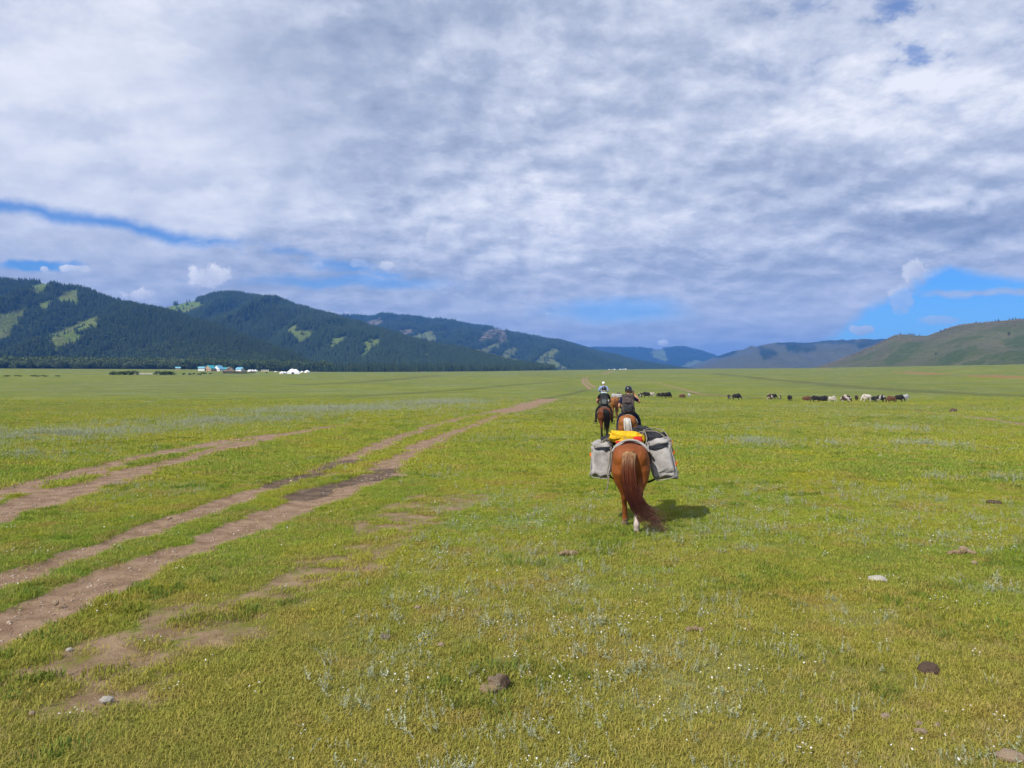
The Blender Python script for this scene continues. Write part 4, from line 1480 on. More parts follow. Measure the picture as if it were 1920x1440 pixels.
d = np.hypot(pt[:, 0], pt[:, 1])
scatter_object('wormwood', pt, worm_p, rng.uniform(.7, 1.3, len(pt)) * (1 + np.clip(d, 0, 80) * .018), tilt=.12, label='dense silver wormwood patches in the middle distance', cat='wormwood')
pt, d = veg(420, 3, 30, -1.0, lambda x, y, d, b: (1 - b) * .5)
scatter_object('yellow_flowers', pt, yel_p, rng.uniform(.7, 1.2, len(pt)), tilt=.1, label='a few small yellow flowers in the grass', cat='flowers')

# gravel in the wheel ruts
mat_peb, g = new_mat('rut_pebbles')
rnd = g.n('ShaderNodeObjectInfo').outputs['Random']
g.out(g.bsdf(g.mix(rnd, (0.17, 0.12, 0.085), (0.42, 0.34, 0.27)), .9, .2))
peb_p = [proto('pebble', rock_mesh('pebble', s, 1, .4), mat_peb) for s in (31, 32, 33)]
x, y, d = fan_points(160000, 3, 40, -1.0)
mk = ground_masks(x, y)
b = np.maximum(mk['dirt'], mk['worn'] * .8)
keep = (b > .35) & (rng.uniform(0, 1, len(x)) < .55 * b)
x, y, d = x[keep], y[keep], d[keep]
pt = np.stack([x, y, ground_z(x, y) - .047], -1)
scatter_object('gravel', pt, peb_p, np.clip(rng.lognormal(-4.35, .5, len(pt)), .005, .06) * (1 + d * .01), label='small pebbles lying in the wheel ruts', cat='gravel')


# ---------------------------------------------------------------- stones and droppings one can point at
def stone_mat(name, a, b, scale=18):
    m, g = new_mat(name)
    tc = g.n('ShaderNodeTexCoord').outputs['Object']
    n_ = g.noise(tc, scale, 6, 0.65)
    n2 = g.noise(tc, scale * 4, 4, 0.6)
    g.out(g.bsdf(g.mix(g.ss(n_, .35, .65), a, b), .92, .15, g.bump(g.add(n_, n2), .7, .012)))
    return m


mat_white_stone = stone_mat('pale_stone', (0.34, 0.31, 0.26), (0.58, 0.54, 0.47))
mat_tan_stone = stone_mat('tan_stone', (0.25, 0.18, 0.12), (0.42, 0.32, 0.23))
mat_dung = stone_mat('dry_dung', (0.150, 0.108, 0.072), (0.30, 0.225, 0.155), 22)
mat_dung_dark = stone_mat('dark_dung', (0.070, 0.046, 0.034), (0.135, 0.092, 0.066), 22)
mat_dung_tan = stone_mat('bleached_dung', (0.22, 0.155, 0.085), (0.36, 0.27, 0.16), 22)


def lump(name, parent, mat, loc, size, seed, jag=.3, rz=0, sub=4):
    o = link(name, rock_mesh(name, seed, sub, jag), parent, mat)
    o.data.polygons.foreach_set('use_smooth', [True] * len(o.data.polygons))
    o.location = loc
    o.scale = size
    o.rotation_euler = (random.uniform(-.2, .2), random.uniform(-.2, .2), rz)
    return o


def stone(px, py, wpx, hpx, mat, label, seed, cat='stone', name='stone'):
    q_ = ray_ground(px, py)
    w = wpx / F * q_[1]; h = hpx / F * q_[1]
    o = lump(name, None, mat, (q_[0], q_[1], q_[2] + h * .30), (w, w * .7, h * 1.5), seed, .25, random.uniform(-.4, .4))
    tag(o, label, cat)


stone(1645, 1089, 32, 11, mat_white_stone, 'flat whitish stone lying in the grass at the right', 201)
stone(200, 1316, 26, 12, mat_white_stone, 'pale oblong stone in the grass at lower left', 202)
stone(60, 1340, 14, 9, mat_tan_stone, 'small round pinkish stone near the lower left corner', 203)
stone(1893, 1424, 46, 22, mat_tan_stone, 'larger tan stone at the bottom right corner', 204)
stone(1727, 1376, 22, 13, mat_tan_stone, 'tan stone near the bottom right, largest of a loose trio', 205)
stone(1724, 1360, 15, 9, mat_tan_stone, 'small tan stone just above the larger one of the loose trio', 206)
stone(1756, 1362, 14, 9, mat_tan_stone, 'small tan stone at the right end of the loose trio', 207)
stone(1827, 1058, 12, 8, mat_tan_stone, 'small peach coloured stone below the brown dung heap at right', 208)
stone(1660, 1347, 22, 11, mat_tan_stone, 'reddish tan stone left of the loose trio at bottom right', 209)
stone(722, 1198, 20, 11, mat_dung, 'small brown clod in the grass left of centre', 210, 'clod', 'clod')
stone(827, 1212, 15, 9, mat_tan_stone, 'small pinkish stone right of the small brown clod', 211)
stone(783, 1141, 12, 7, mat_tan_stone, 'small reddish stone between the worn path and the horse', 212)
stone(130, 1220, 12, 7, mat_white_stone, 'small pale stone beside the wheel rut at lower left', 213)
stone(1787, 772.5, 14, 8, mat_dung_dark, 'dark mossy boulder beside the dirt track at the right', 214, 'boulder', 'boulder')
stone(1740, 1262, 36, 22, mat_dung_dark, 'dark brown dung pat in the grass at lower right', 215, 'dung', 'dung_pat')
stone(1865, 945, 26, 9, mat_dung_dark, 'dark dung pat in the grass near the right edge', 216, 'dung', 'dung_pat')
stone(104, 1133, 14, 9, mat_tan_stone, 'pale stone lying in the near wheel rut', 217)
stone(318, 973, 9, 5, mat_tan_stone, 'small tan stone on the edge of the far wheel rut', 218)


def heap(name, px, py, lumps, mat, label):
    q_ = ray_ground(px, py)
    o = empty(name, tuple(q_))
    tag(o, label, 'dung')
    s = q_[1] / F * .85
    for i, (dx_, up, dep_, w, h, mt) in enumerate(lumps):
        lump('clod', o, mt or mat, (dx_ * s, dep_ * s, up * s + .012), (w * s * 1.1, w * s * .95, h * s * 1.5), 300 + i + int(px), .42, i)


heap('dung_heap', 925, 1298, [(6, 17, 6, 32, 26, None), (22, 15, 8, 26, 26, mat_dung_dark), (-16, 5, -2, 30, 13, mat_dung_tan), (-2, 6, -6, 24, 14, mat_dung_tan), (14, 24, 10, 22, 16, None), (14, 6, -2, 24, 12, None)], mat_dung, 'large lumpy heap of dry dung in the foreground grass')
heap('dung_heap', 1805, 1040, [(0, 6, 0, 18, 12, None), (12, 5, 4, 16, 10, mat_tan_stone), (-14, 4, 0, 18, 8, None), (4, 11, 6, 14, 9, mat_tan_stone), (-26, 2, 2, 16, 6, None), (20, 3, -2, 14, 8, None)], mat_dung_tan, 'low reddish brown heap of droppings at the right')
heap('dung_heap', 1065, 1042, [(-12, 4, 0, 16, 8, None), (-2, 5, 2, 16, 9, None), (8, 5, 0, 15, 9, None), (16, 4, 3, 12, 8, None)], mat_dung_tan, 'flat tan heap of droppings left of the pack horse')
heap('dung_heap', 1300, 1185, [(-10, 4, 0, 16, 9, None), (6, 4, 3, 18, 9, None), (18, 3, 0, 14, 7, None)], mat_dung_tan, 'flat orange tan heap of droppings right of centre foreground')


# ---------------------------------------------------------------- bodies: overlapping lofts fused into one continuous skin
def ring_tube(bm, pts, rads, n=12, sup=1.0):
    """closed tube through pts; rads: float or (across, along-normal); rounded ends"""
    pts = [Vector(p_) for p_ in pts]
    rads = [(r_, r_) if not isinstance(r_, (tuple, list)) else r_ for r_ in rads]
    rows = []
    for i, p_ in enumerate(pts):
        tng = (pts[min(i + 1, len(pts) - 1)] - pts[max(i - 1, 0)]).normalized()
        side = Vector((1, 0, 0)) if abs(tng.x) < 0.85 else Vector((0, 1, 0))
        nrm = tng.cross(side).normalized()
        side = nrm.cross(tng).normalized()
        row = []
        for k in range(n):
            a = 2 * math.pi * k / n
            ca, sa = math.cos(a), math.sin(a)
            ca = math.copysign(abs(ca) ** sup, ca); sa = math.copysign(abs(sa) ** sup, sa)
            row.append(bm.verts.new(p_ + side * ca * rads[i][0] + nrm * sa * rads[i][1]))
        rows.append(row)
    for a, b_ in zip(rows[:-1], rows[1:]):
        for k in range(n):
            bm.faces.new((a[k], a[(k + 1) % n], b_[(k + 1) % n], b_[k]))
    for row, p_, q_, r_ in ((rows[0], pts[0], pts[1], rads[0]), (rows[-1], pts[-1], pts[-2], rads[-1])):
        tip = bm.verts.new(p_ + (p_ - q_).normalized() * min(r_) * 0.7)
        for k in range(n):
            f_ = (row[k], row[(k + 1) % n], tip)
            bm.faces.new(f_ if row is rows[-1] else f_[::-1])


def ball(bm, c, r_, sub=2):
    rr_ = r_ if isinstance(r_, (tuple, list)) else (r_, r_, r_)
    bmesh.ops.create_icosphere(bm, subdivisions=sub, radius=1.0, matrix=Matrix.Translation(c) @ Matrix.Diagonal((*rr_, 1)))


def fuse(bm, voxel, smooth=6, name='body'):
    bmesh.ops.recalc_face_normals(bm, faces=bm.faces)
    me = bpy.data.meshes.new('tmp')
    bm.to_mesh(me); bm.free()
    o = bpy.data.objects.new('tmp', me)
    COL.objects.link(o)
    md = o.modifiers.new('r', 'REMESH'); md.mode = 'VOXEL'; md.voxel_size = voxel; md.use_smooth_shade = True
    ms = o.modifiers.new('s', 'SMOOTH'); ms.factor = 0.5; ms.iterations = smooth
    dg = bpy.context.evaluated_depsgraph_get()
    out = bpy.data.meshes.new_from_object(o.evaluated_get(dg))
    out.name = name
    bpy.data.objects.remove(o)
    bpy.data.meshes.remove(me)
    out.polygons.foreach_set('use_smooth', [True] * len(out.polygons))
    return out


def hair_strands(name, roots, path, n, seed, r0=.006, r1=.002, segs=10, spread=None):
    """bundle of fine strands following a path; returns mesh and per-vertex (t, u) for colouring"""
    r_ = np.random.default_rng(seed)
    V, Fc, T, U = [], [], [], []
    path = np.asarray(path, float)
    tt = np.linspace(0, 1, len(path))
    for i in range(n):
        a = r_.uniform(0, 6.28); q_ = math.sqrt(r_.uniform())
        u0, w0 = q_ * math.cos(a), q_ * math.sin(a)
        v0 = r_.uniform(-.9, .7)
        end = 1 - .38 * r_.uniform() ** 1.6
        ph = r_.uniform(0, 6.28); wob = r_.uniform(.004, .014)
        base = len(V)
        for s in range(segs + 1):
            t_ = s / segs * end
            c_ = np.array([np.interp(t_, tt, path[:, k]) for k in range(3)])
            sp = np.interp(t_, *spread)
            ctr = c_ + np.array([u0 * sp, w0 * sp * .6, v0 * sp * t_ * t_ * 1.1])
            ctr = ctr + np.array([math.sin(ph + t_ * 7), math.cos(ph + t_ * 6), 0]) * wob * t_
            rad = r0 + (r1 - r0) * s / segs
            for k in range(3):
                b_ = 2.094 * k
                V.append(ctr + np.array([math.cos(b_) * rad, math.sin(b_) * rad, 0]))
                T.append(t_); U.append(u0)
        for s in range(segs):
            for k in range(3):
                Fc.append((base + s * 3 + k, base + s * 3 + (k + 1) % 3, base + s * 3 + 3 + (k + 1) % 3, base + s * 3 + 3 + k))
    me = raw_mesh(name, np.array(V), np.array(Fc), True)
    return me, np.array(T), np.array(U)


def coat_mat(name, rough=.5, sheen=.2, nscale=40, namt=.25):
    m, g = new_mat(name)
    tc = g.n('ShaderNodeTexCoord').outputs['Object']
    c = g.attr('col', out='Color')
    n_ = g.noise(g.vm('MULTIPLY', tc, (1, 1, .35)), nscale, 4, .65)
    n2 = g.noise(tc, 5, 3, .6)
    c = g.mix(namt, c, g.mix(g.ss(g.add(g.mul(n_, .6), g.mul(n2, .4)), .35, .65), (0.3, 0.3, 0.3), (1.0, 1.0, 1.0)), 'MULTIPLY')
    g.out(g.bsdf(c, rough, .22, g.bump(n_, .35, .01)))
    return m


mat_coat = coat_mat('horse_coat', .62, .2, 40, .4)
mat_hair = coat_mat('horse_hair', .45, .2, 60, .35)
mat_hoof = flat_mat('hoof_horn', (0.10, 0.075, 0.055), .5, .3, 20)
mat_eye = flat_mat('dark_eye', (0.01, 0.008, 0.006), .08, .1)
mat_leather = flat_mat('black_leather', (0.018, 0.016, 0.015), .45, .3, 12)
mat_leather_b = flat_mat('brown_leather', (0.12, 0.055, 0.025), .5, .3, 12)

TORSO = [(-.76, 1.06, .09, .13), (-.71, 1.07, .18, .21), (-.62, 1.065, .245, .265), (-.50, 1.045, .285, .285), (-.36, 1.02, .295, .300), (-.18, .985, .285, .295), (.0, .965, .295, .300),
         (.2, .965, .295, .310), (.38, .985, .265, .320), (.52, 1.0, .22, .29), (.64, 1.0, .16, .22), (.72, 1.0, .09, .14)]


def torso_at(y):
    ys = [t_[0] for t_ in TORSO]
    return [float(np.interp(y, ys, [t_[k] for t_ in TORSO])) for k in (1, 2, 3)]


def horse_body(pose, head='level'):
    bm = bmesh.new()
    ring_tube(bm, [(0, t_[0], t_[1]) for t_ in TORSO], [(t_[2], t_[3]) for t_ in TORSO], 20, .92)
    ball(bm, (-.13, -.56, 1.12), (.15, .20, .19)); ball(bm, (.13, -.56, 1.12), (.15, .20, .19))       # croup muscles
    feet = {}
    for s, hd, fd in ((-1, pose[0], pose[2]), (1, pose[1], pose[3])):
        lift = 0.0
        ring_tube(bm, [(s * .13, -.50, 1.05), (s * .155, -.50, .90), (s * .15, -.50 + hd * .15, .76), (s * .125, -.56 + hd * .35, .63), (s * .112, -.63 + hd * .60, .53), (s * .108, -.64 + hd * .66, .48),
                       (s * .105, -.625 + hd * .8, .36), (s * .102, -.615 + hd * .92, .20), (s * .10, -.615 + hd * .97, .135), (s * .10, -.585 + hd, .075), (s * .10, -.575 + hd, .045)],
                  [(.15, .20), (.145, .195), (.115, .155), (.075, .10), (.050, .068), (.048, .066), (.039, .048), (.038, .047), (.050, .057), (.044, .05), (.052, .058)], 12)
        feet[('h', s)] = (s * .10, -.560 + hd, 0)
        ring_tube(bm, [(s * .13, .46, 1.0), (s * .15, .44, .82), (s * .145, .42 + fd * .1, .68), (s * .13, .43 + fd * .45, .50), (s * .125, .435 + fd * .55, .43), (s * .12, .43 + fd * .75, .30), (s * .115, .43 + fd * .95, .135), (s * .115, .455 + fd, .07), (s * .115, .46 + fd, .045)],
                  [(.10, .16), (.095, .13), (.068, .085), (.046, .053), (.048, .053), (.032, .038), (.040, .047), (.035, .04), (.044, .05)], 12)
        feet[('f', s)] = (s * .115, .475 + fd, 0)
    if head == 'level':
        nk = [(0, .50, 1.10), (0, .68, 1.24), (0, .86, 1.38), (0, 1.00, 1.48)]; pl = Vector((0, 1.03, 1.50)); mz = Vector((0, 1.38, 1.14))
    else:
        nk = [(0, .50, 1.08), (0, .72, 1.12), (0, .94, 1.20), (0, 1.12, 1.27)]; pl = Vector((0, 1.15, 1.28)); mz = Vector((0, 1.46, .90))
    ring_tube(bm, nk, [(.15, .25), (.115, .20), (.09, .16), (.075, .12)], 14)
    dv = mz - pl
    ring_tube(bm, [pl, pl + dv * .2, pl + dv * .45, pl + dv * .75, mz], [(.085, .10), (.092, .125), (.075, .105), (.055, .072), (.052, .058)], 14)
    for s in (-1, 1):
        ring_tube(bm, [pl + Vector((s * .055, .0, .06)), pl + Vector((s * .072, -.01, .13)), pl + Vector((s * .07, .01, .19))], [(.03, .02), (.03, .018), (.01, .008)], 8)
    return fuse(bm, .018, 5, 'horse_body'), feet, pl, dv


def tri_mix(a, b_, t_):
    t_ = np.clip(t_, 0, 1)[:, None]
    return np.asarray(a)[None] * (1 - t_) + np.asarray(b_)[None] * t_


def make_horse(name, loc, rz, pose, coat, tailpath, tailcol, label, head='level', socks=None, strands=300, spread=None):
    root = empty(name, loc, rz)
    tag(root, label, 'horse')
    me, feet, pl, dv = horse_body(pose, head)
    co = mesh_co(me)
    base, dark, leg = coat
    col = tri_mix(base, dark, np.clip((co[:, 2] - 1.12) / .22, 0, 1) * .75)
    col = col * (1 - sstep(.62 - co[:, 2], 0, .35)[:, None]) + np.asarray(leg)[None] * sstep(.62 - co[:, 2], 0, .35)[:, None]
    n_ = fbm(co[:, 0] * 9 + 3, co[:, 2] * 9 + co[:, 1] * 4, 3, 5)
    for (kind, s, h_, c_) in socks or []:
        f_ = feet[(kind, s)]
        m_ = (np.abs(co[:, 0] - f_[0]) < .09) & (np.abs(co[:, 1] - f_[1]) < .25) & (co[:, 2] < h_ + (n_ - .5) * .12)
        col[m_] = c_
    cattr(me, 'col', col)
    link('body', me, root, mat_coat)
    for k_, f_ in feet.items():
        bm = bmesh.new()
        ring_tube(bm, [(0, .0, .0), (0, -.005, .03), (0, -.018, .062)], [(.056, .066), (.052, .060), (.042, .049)], 12)
        hm_ = bpy.data.meshes.new('hoof'); bm.to_mesh(hm_); bm.free()
        o = link('hoof', hm_, root, mat_hoof)
        o.location = (f_[0], f_[1], .004)
    tm, T, U = hair_strands('tail', None, tailpath, strands, 5, spread=spread or ([0, .12, .5, 1], [.05, .085, .10, .13]))
    tc_ = np.array([tailcol(t_, u_) for t_, u_ in zip(T, U)])
    tc_ = tc_ * rng.uniform(.75, 1.2, (len(tc_) // 33 + 1)).repeat(33)[:len(tc_)][:, None]
    cattr(tm, 'col', tc_)
    link('tail', tm, root, mat_hair)
    # mane
    mp = [(0.02, .50, 1.33), (.05, .75, 1.36)] if head != 'level' else [(0.02, .55, 1.38), (.05, .95, 1.58)]
    mm, T, U = hair_strands('mane', None, [(0, 0, 0), (.05, .0, .02), (.10, 0, -.08), (.11, 0, -.22)], 130, 9, segs=6, spread=([0, 1], [.02, .05]))
    mco = mesh_co(mm).copy()
    k = rng.uniform(0, 1, 130).repeat(21)[:len(mco)]
    nk0 = Vector((0, .52, 1.33)) if head == 'level' else Vector((0, .55, 1.26))
    for ax in range(3):
        mco[:, ax] += nk0[ax] + (Vector(pl) + Vector((0, -.02, .07)) - nk0)[ax] * k
    mm.vertices.foreach_set('co', mco.ravel())
    cattr(mm, 'col', np.array([tailcol(t_ * .6 + .2, 0) for t_ in T]))
    link('mane', mm, root, mat_hair)
    for s in (-1, 1):
        p_ = pl + dv * .32 + Vector((s * .078, .03, .03))
        bm = bmesh.new(); ball(bm, p_, .02)
        em = bpy.data.meshes.new('eye'); bm.to_mesh(em); bm.free()
        link('eye', em, root, mat_eye)
    # halter: noseband and cheek straps
    bm = bmesh.new()
    c_ = pl + dv * .62
    axis = dv.normalized(); sx_ = Vector((1, 0, 0)); up_ = axis.cross(sx_).normalized()
    loop = [c_ + sx_ * math.cos(a) * .075 + up_ * math.sin(a) * .10 for a in [k * math.pi / 6 for k in range(13)]]
    ring_tube(bm, loop, [.009] * 13, 6)
    for s in (-1, 1):
        ring_tube(bm, [c_ + sx_ * s * .075, pl + dv * .25 + sx_ * s * .097, pl + sx_ * s * .085 + Vector((0, -.02, .03))], [.008] * 3, 6)
    hm_ = bpy.data.meshes.new('halter'); bm.to_mesh(hm_); bm.free()
    link('halter', hm_, root, mat_leather_b)
    return root


def on(root, loc, rot=(0, 0, 0)):
    """world matrix of a spot given in a horse's own frame"""
    b_ = Matrix.Translation(root.location) @ Matrix.Rotation(root.rotation_euler.z, 4, 'Z')
    return b_ @ Matrix.Translation(loc) @ Euler(rot).to_matrix().to_4x4()


def set_m(o, m):
    o.matrix_basis = m
    return o


def pillow(name, sx, sy, sz, e=.35, seed=1, wr=.02, nu=36, nv=22, sag=0.0):
    """soft bag: superellipsoid with folds"""
    from mathutils import noise as mn
    xyz = np.zeros((nu, nv, 3))
    off = Vector((seed * 3.1, seed * 1.7, seed * .9))
    for i in range(nu):
        th = 2 * math.pi * i / nu
        for j in range(nv):
            ph = -math.pi / 2 + math.pi * (j / (nv - 1))
            f_ = lambda c_, p_: math.copysign(abs(c_) ** p_, c_)
            v = Vector((f_(math.cos(ph), e) * f_(math.cos(th), e), f_(math.cos(ph), e) * f_(math.sin(th), e), f_(math.sin(ph), e)))
            fold = mn.noise(Vector((v.x * 2.0, v.y * 2.0, v.z * 4.5)) + off) + .5 * mn.noise(v * 7 + off)
            xyz[i, j] = (sx * v.x + wr * fold * v.x, sy * v.y + wr * fold * v.y, sz * v.z + wr * fold * v.z - sag * (v.x * v.x))
    return grid_mesh(name, xyz, True, True)


def cord(name, pts, r_, parent, mat, n=6):
    """smooth rope through points"""
    P_ = [Vector(p_) for p_ in pts]
    out = []
    for i in range(len(P_) - 1):
        p0, p1, p2, p3 = P_[max(i - 1, 0)], P_[i], P_[i + 1], P_[min(i + 2, len(P_) - 1)]
        for k in range(5):
            t_ = k / 5
            out.append(.5 * ((2 * p1) + (p2 - p0) * t_ + (2 * p0 - 5 * p1 + 4 * p2 - p3) * t_ ** 2 + (3 * p1 - p0 - 3 * p2 + p3) * t_ ** 3))
    out.append(P_[-1])
    bm = bmesh.new()
    ring_tube(bm, out, [r_] * len(out), n)
    me = bpy.data.meshes.new(name); bm.to_mesh(me); bm.free()
    me.polygons.foreach_set('use_smooth', [True] * len(me.polygons))
    return link(name, me, parent, mat)


def cloth_mat(name, col, var=.15, weave=220, fold=7, rough=.9, bump=.5):
    m, g = new_mat(name)
    tc = g.n('ShaderNodeTexCoord').outputs['Object']
    n_ = g.noise(tc, fold, 5, .6, .4)
    w_ = g.noise(tc, weave, 2, .5)
    c = g.mix(g.ss(n_, .32, .68), tuple(v * (1 - var) for v in col), tuple(min(.92, v * (1 + var)) for v in col))
    c = g.mix(g.mul(g.ss(w_, .4, .7), .25), c, tuple(v * .75 for v in col))
    g.out(g.bsdf(c, rough, .2, g.bump(g.add(n_, g.mul(w_, .1)), bump, .03)))
    return m


mat_canvas = cloth_mat('grey_canvas', (0.35, 0.33, 0.315), .22)
mat_canvas_l = cloth_mat('pale_piping', (0.36, 0.34, 0.32))
mat_felt_pad = cloth_mat('grey_felt', (0.34, 0.32, 0.30))
mat_black_ny = cloth_mat('black_nylon', (0.022, 0.023, 0.028), .4, 200, 9, .55, .9)
mat_yellow_b = cloth_mat('yellow_fabric', (0.66, 0.40, 0.015), .15, 200, 12, .7, .8)
mat_red_b = cloth_mat('red_fabric', (0.55, 0.03, 0.02), .15, 200, 12, .7, .6)
mat_rope = cloth_mat('grey_rope', (0.23, 0.20, 0.16), .3, 90, 30)
mat_orange = cloth_mat('orange_webbing', (0.75, 0.16, 0.02), .1)
mat_dark_in = cloth_mat('dark_liner', (0.02, 0.022, 0.03), .3, 100, 9, .4)


def gz(x, y):
    return float(ground_z(x, y))


# ---- the pack horse in front
def tail_pack(t_, u_):
    blond = np.array((0.52, 0.32, 0.15)); red = np.array((0.15, 0.040, 0.017)); dark = np.array((0.040, 0.011, 0.008)); tip = np.array((0.20, 0.095, 0.06))
    if t_ < .30:
        k = max(0, 1 - t_ / .30) * (0.45 + .55 * min(1, abs(u_) * 1.5))
        return red * (1 - k) + blond * k
    if t_ < .72:
        k = (t_ - .30) / .42
        return red * (1 - k) + dark * k
    k = (t_ - .72) / .28
    return dark * (1 - k) + tip * k


HX, HYp = 1.915, 12.35
pack = make_horse('pack_horse', (HX, HYp, gz(HX, HYp) - .005), R(-11), (.42, -.18, -.20, .25),
                  ((0.270, 0.078, 0.017), (0.155, 0.040, 0.013), (0.25, 0.075, 0.018)),
                  [(0, -.745, 1.22), (-.01, -.84, 1.16), (-.02, -.87, .98), (.0, -.87, .76), (.05, -.86, .58), (.14, -.85, .42), (.27, -.85, .30), (.42, -.85, .22)],
                  tail_pack, 'chestnut pack horse seen from behind with a long swishing tail and grey panniers', head='low',
                  socks=[('h', 1, .34, (0.56, 0.46, 0.40)), ('h', -1, .13, (0.42, 0.26, 0.16))], strands=620,
                  spread=([0, .06, .2, .5, .8, 1], [.05, .10, .10, .115, .14, .21]))

# felt pad over the back
pad = empty('pack_pad'); set_m(pad, on(pack, (0, 0, 0)))
tag(pad, 'grey felt pad draped over the back of the pack horse under the load', 'saddle pad')
rows = []
for y in np.linspace(-.46, .34, 14):
    zc, hw, hh = torso_at(y)
    row = []
    for a in np.linspace(R(-64), R(64), 22):
        k = 1.07 + (.02 * math.sin(a * 9 + y * 7))
        row.append((hw * k * math.sin(a) * 1.02, y + .02 * math.cos(a * 5), zc + hh * k * math.cos(a) + .02))
    rows.append(row)
o = link('felt', grid_mesh('felt', np.array(rows)), pad, mat_felt_pad)
sd = o.modifiers.new('thick', 'SOLIDIFY'); sd.thickness = .022; sd.offset = 1
cord('edge_roll', [(torso_at(-.46)[1] * 1.09 * math.sin(a), -.46, torso_at(-.46)[0] + torso_at(-.46)[2] * 1.09 * math.cos(a) + .02) for a in np.linspace(R(-64), R(64), 11)], .017, pad, mat_felt_pad)


def pannier(side, loc, rot, sx, sy, sz, label):
    o = empty('pannier_bag'); set_m(o, on(pack, loc, rot))
    tag(o, label, 'pannier')
    bag = link('bag', pillow('bag', sx, sy, sz, .36, 3 + side, .055), o, mat_canvas)
    # seams with pale piping around the rear face and the bottom
    e = lambda k: math.copysign(abs(k) ** .36, k)
    loop = [(sx * 1.0 * e(math.cos(a)), -sy * .90, sz * 1.0 * e(math.sin(a))) for a in np.linspace(0, 2 * math.pi, 33)]
    cord('piping', loop, .006, bag, mat_canvas_l)
    lid = link('lid', pillow('lid', sx * 1.06, sy * 1.05, .05, .45, 7 + side, .03, sag=.03), o, mat_canvas)
    lid.location = (0, 0, sz * .98)
    ln = link('liner', pillow('liner', sx * .78, .02, sz * .13, .5, 3, .008), o, mat_dark_in)
    ln.location = (-side * .0, -sy * .99, sz * .78)
    for k, zz_ in enumerate((.55, -.05)):
        st = cord('strap', [(side * sx * .7, -sy * .6, sz * .95), (side * sx * 1.03, -sy * .55, sz * zz_), (side * sx * 1.06, -sy * .55, sz * zz_ - .12)], .010, o, mat_rope)
    for zz_ in ((.30,) if side < 0 else (.75, .25, -.35)):
        tb = link('pull_tab', pillow('pull_tab', .016, .010, .036, .5, 4, .003, 10, 8), o, mat_orange)
        tb.location = (side * sx * 1.10, -sy * .6, sz * zz_)
        tb.rotation_euler = (0, side * .5, 0)
    return o


pannier(-1, (-.475, -.02, 1.02), (0, R(3), R(2)), .155, .30, .265, 'boxy grey canvas pannier hanging on the left side of the pack horse')
pannier(1, (.475, .0, 1.05), (0, R(-13), R(-2)), .185, .31, .295, 'bulging grey canvas pannier with orange tabs on the right side of the pack horse')

# soft bundles on top
bb = empty('duffel_bundle'); set_m(bb, on(pack, (.02, .10, 1.345)))
tag(bb, 'black nylon bundle roped across the top of the pack load', 'bundle')
d1 = link('cover', pillow('cover', .27, .28, .115, .55, 11, .06), bb, mat_black_ny); d1.location = (.25, .02, .045); d1.rotation_euler = (0, R(14), .1)
d2 = link('cover', pillow('cover', .24, .25, .08, .55, 13, .05), bb, mat_black_ny); d2.location = (-.06, .0, .035); d2.rotation_euler = (0, R(-4), -.1)
d3 = link('cover', pillow('cover', .20, .22, .07, .5, 17, .05), bb, mat_black_ny); d3.location = (-.33, -.04, -.01); d3.rotation_euler = (0, R(-17), .05)
yb = empty('yellow_bundle'); set_m(yb, on(pack, (-.035, -.28, 1.375)))
tag(yb, 'bright yellow bag with red end tied on top of the pack saddle', 'bag')
y1 = link('bag', pillow('bag', .27, .12, .085, .6, 21, .05), yb, mat_yellow_b); y1.location = (-.03, 0, .025); y1.rotation_euler = (0, R(3), 0)
y2 = link('red_end', pillow('red_end', .075, .06, .07, .75, 22, .02), yb, mat_red_b); y2.location = (.13, -.085, -.005)
y3 = link('red_trim', pillow('red_trim', .17, .03, .028, .6, 24, .012), yb, mat_red_b); y3.location = (-.03, -.10, -.045)
y4 = link('yellow_rim', pillow('yellow_rim', .08, .03, .078, .8, 25, .012), yb, mat_yellow_b); y4.location = (.155, -.05, -.002)
rp = empty('pack_rope'); set_m(rp, on(pack, (0, 0, -.06)))
tag(rp, 'grey rope lashed back and forth over the pack load', 'rope')
for pts in ([(-.55, -.26, 1.30), (-.40, -.30, 1.40), (-.25, -.22, 1.46), (-.12, -.37, 1.47), (.0, -.42, 1.38)],
            [(-.62, -.2, 1.20), (-.50, -.29, 1.36), (-.34, -.22, 1.45), (-.14, -.16, 1.49), (.05, -.16, 1.52), (.20, -.20, 1.56)],
            [(.20, -.20, 1.56), (.13, -.36, 1.46), (.07, -.42, 1.37)], [(.20, -.20, 1.56), (.24, -.34, 1.46), (.22, -.43, 1.33)],
            [(.20, -.20, 1.56), (.40, -.22, 1.55), (.55, -.25, 1.44), (.62, -.30, 1.34)], [(.18, -.18, 1.57), (.34, -.05, 1.60), (.50, -.16, 1.56), (.60, -.30, 1.42)],
            [(-.30, -.44, 1.32), (-.33, -.40, 1.10), (-.36, -.38, .92), (-.345, -.40, .80), (-.37, -.41, .66), (-.40, -.42, .58)]):
    cord('strand', pts, .0085, rp, mat_rope)
gi_ = empty('girth_strap'); set_m(gi_, on(pack, (0, 0, 0)))
tag(gi_, 'black girth strap slung under the belly of the pack horse', 'strap')
cord('webbing', [(.46, -.05, .82), (.38, -.02, .74), (.24, .0, .675), (.05, .0, .655), (-.15, .0, .665), (-.33, 0, .74), (-.42, -.02, .85)], .018, gi_, mat_leather)


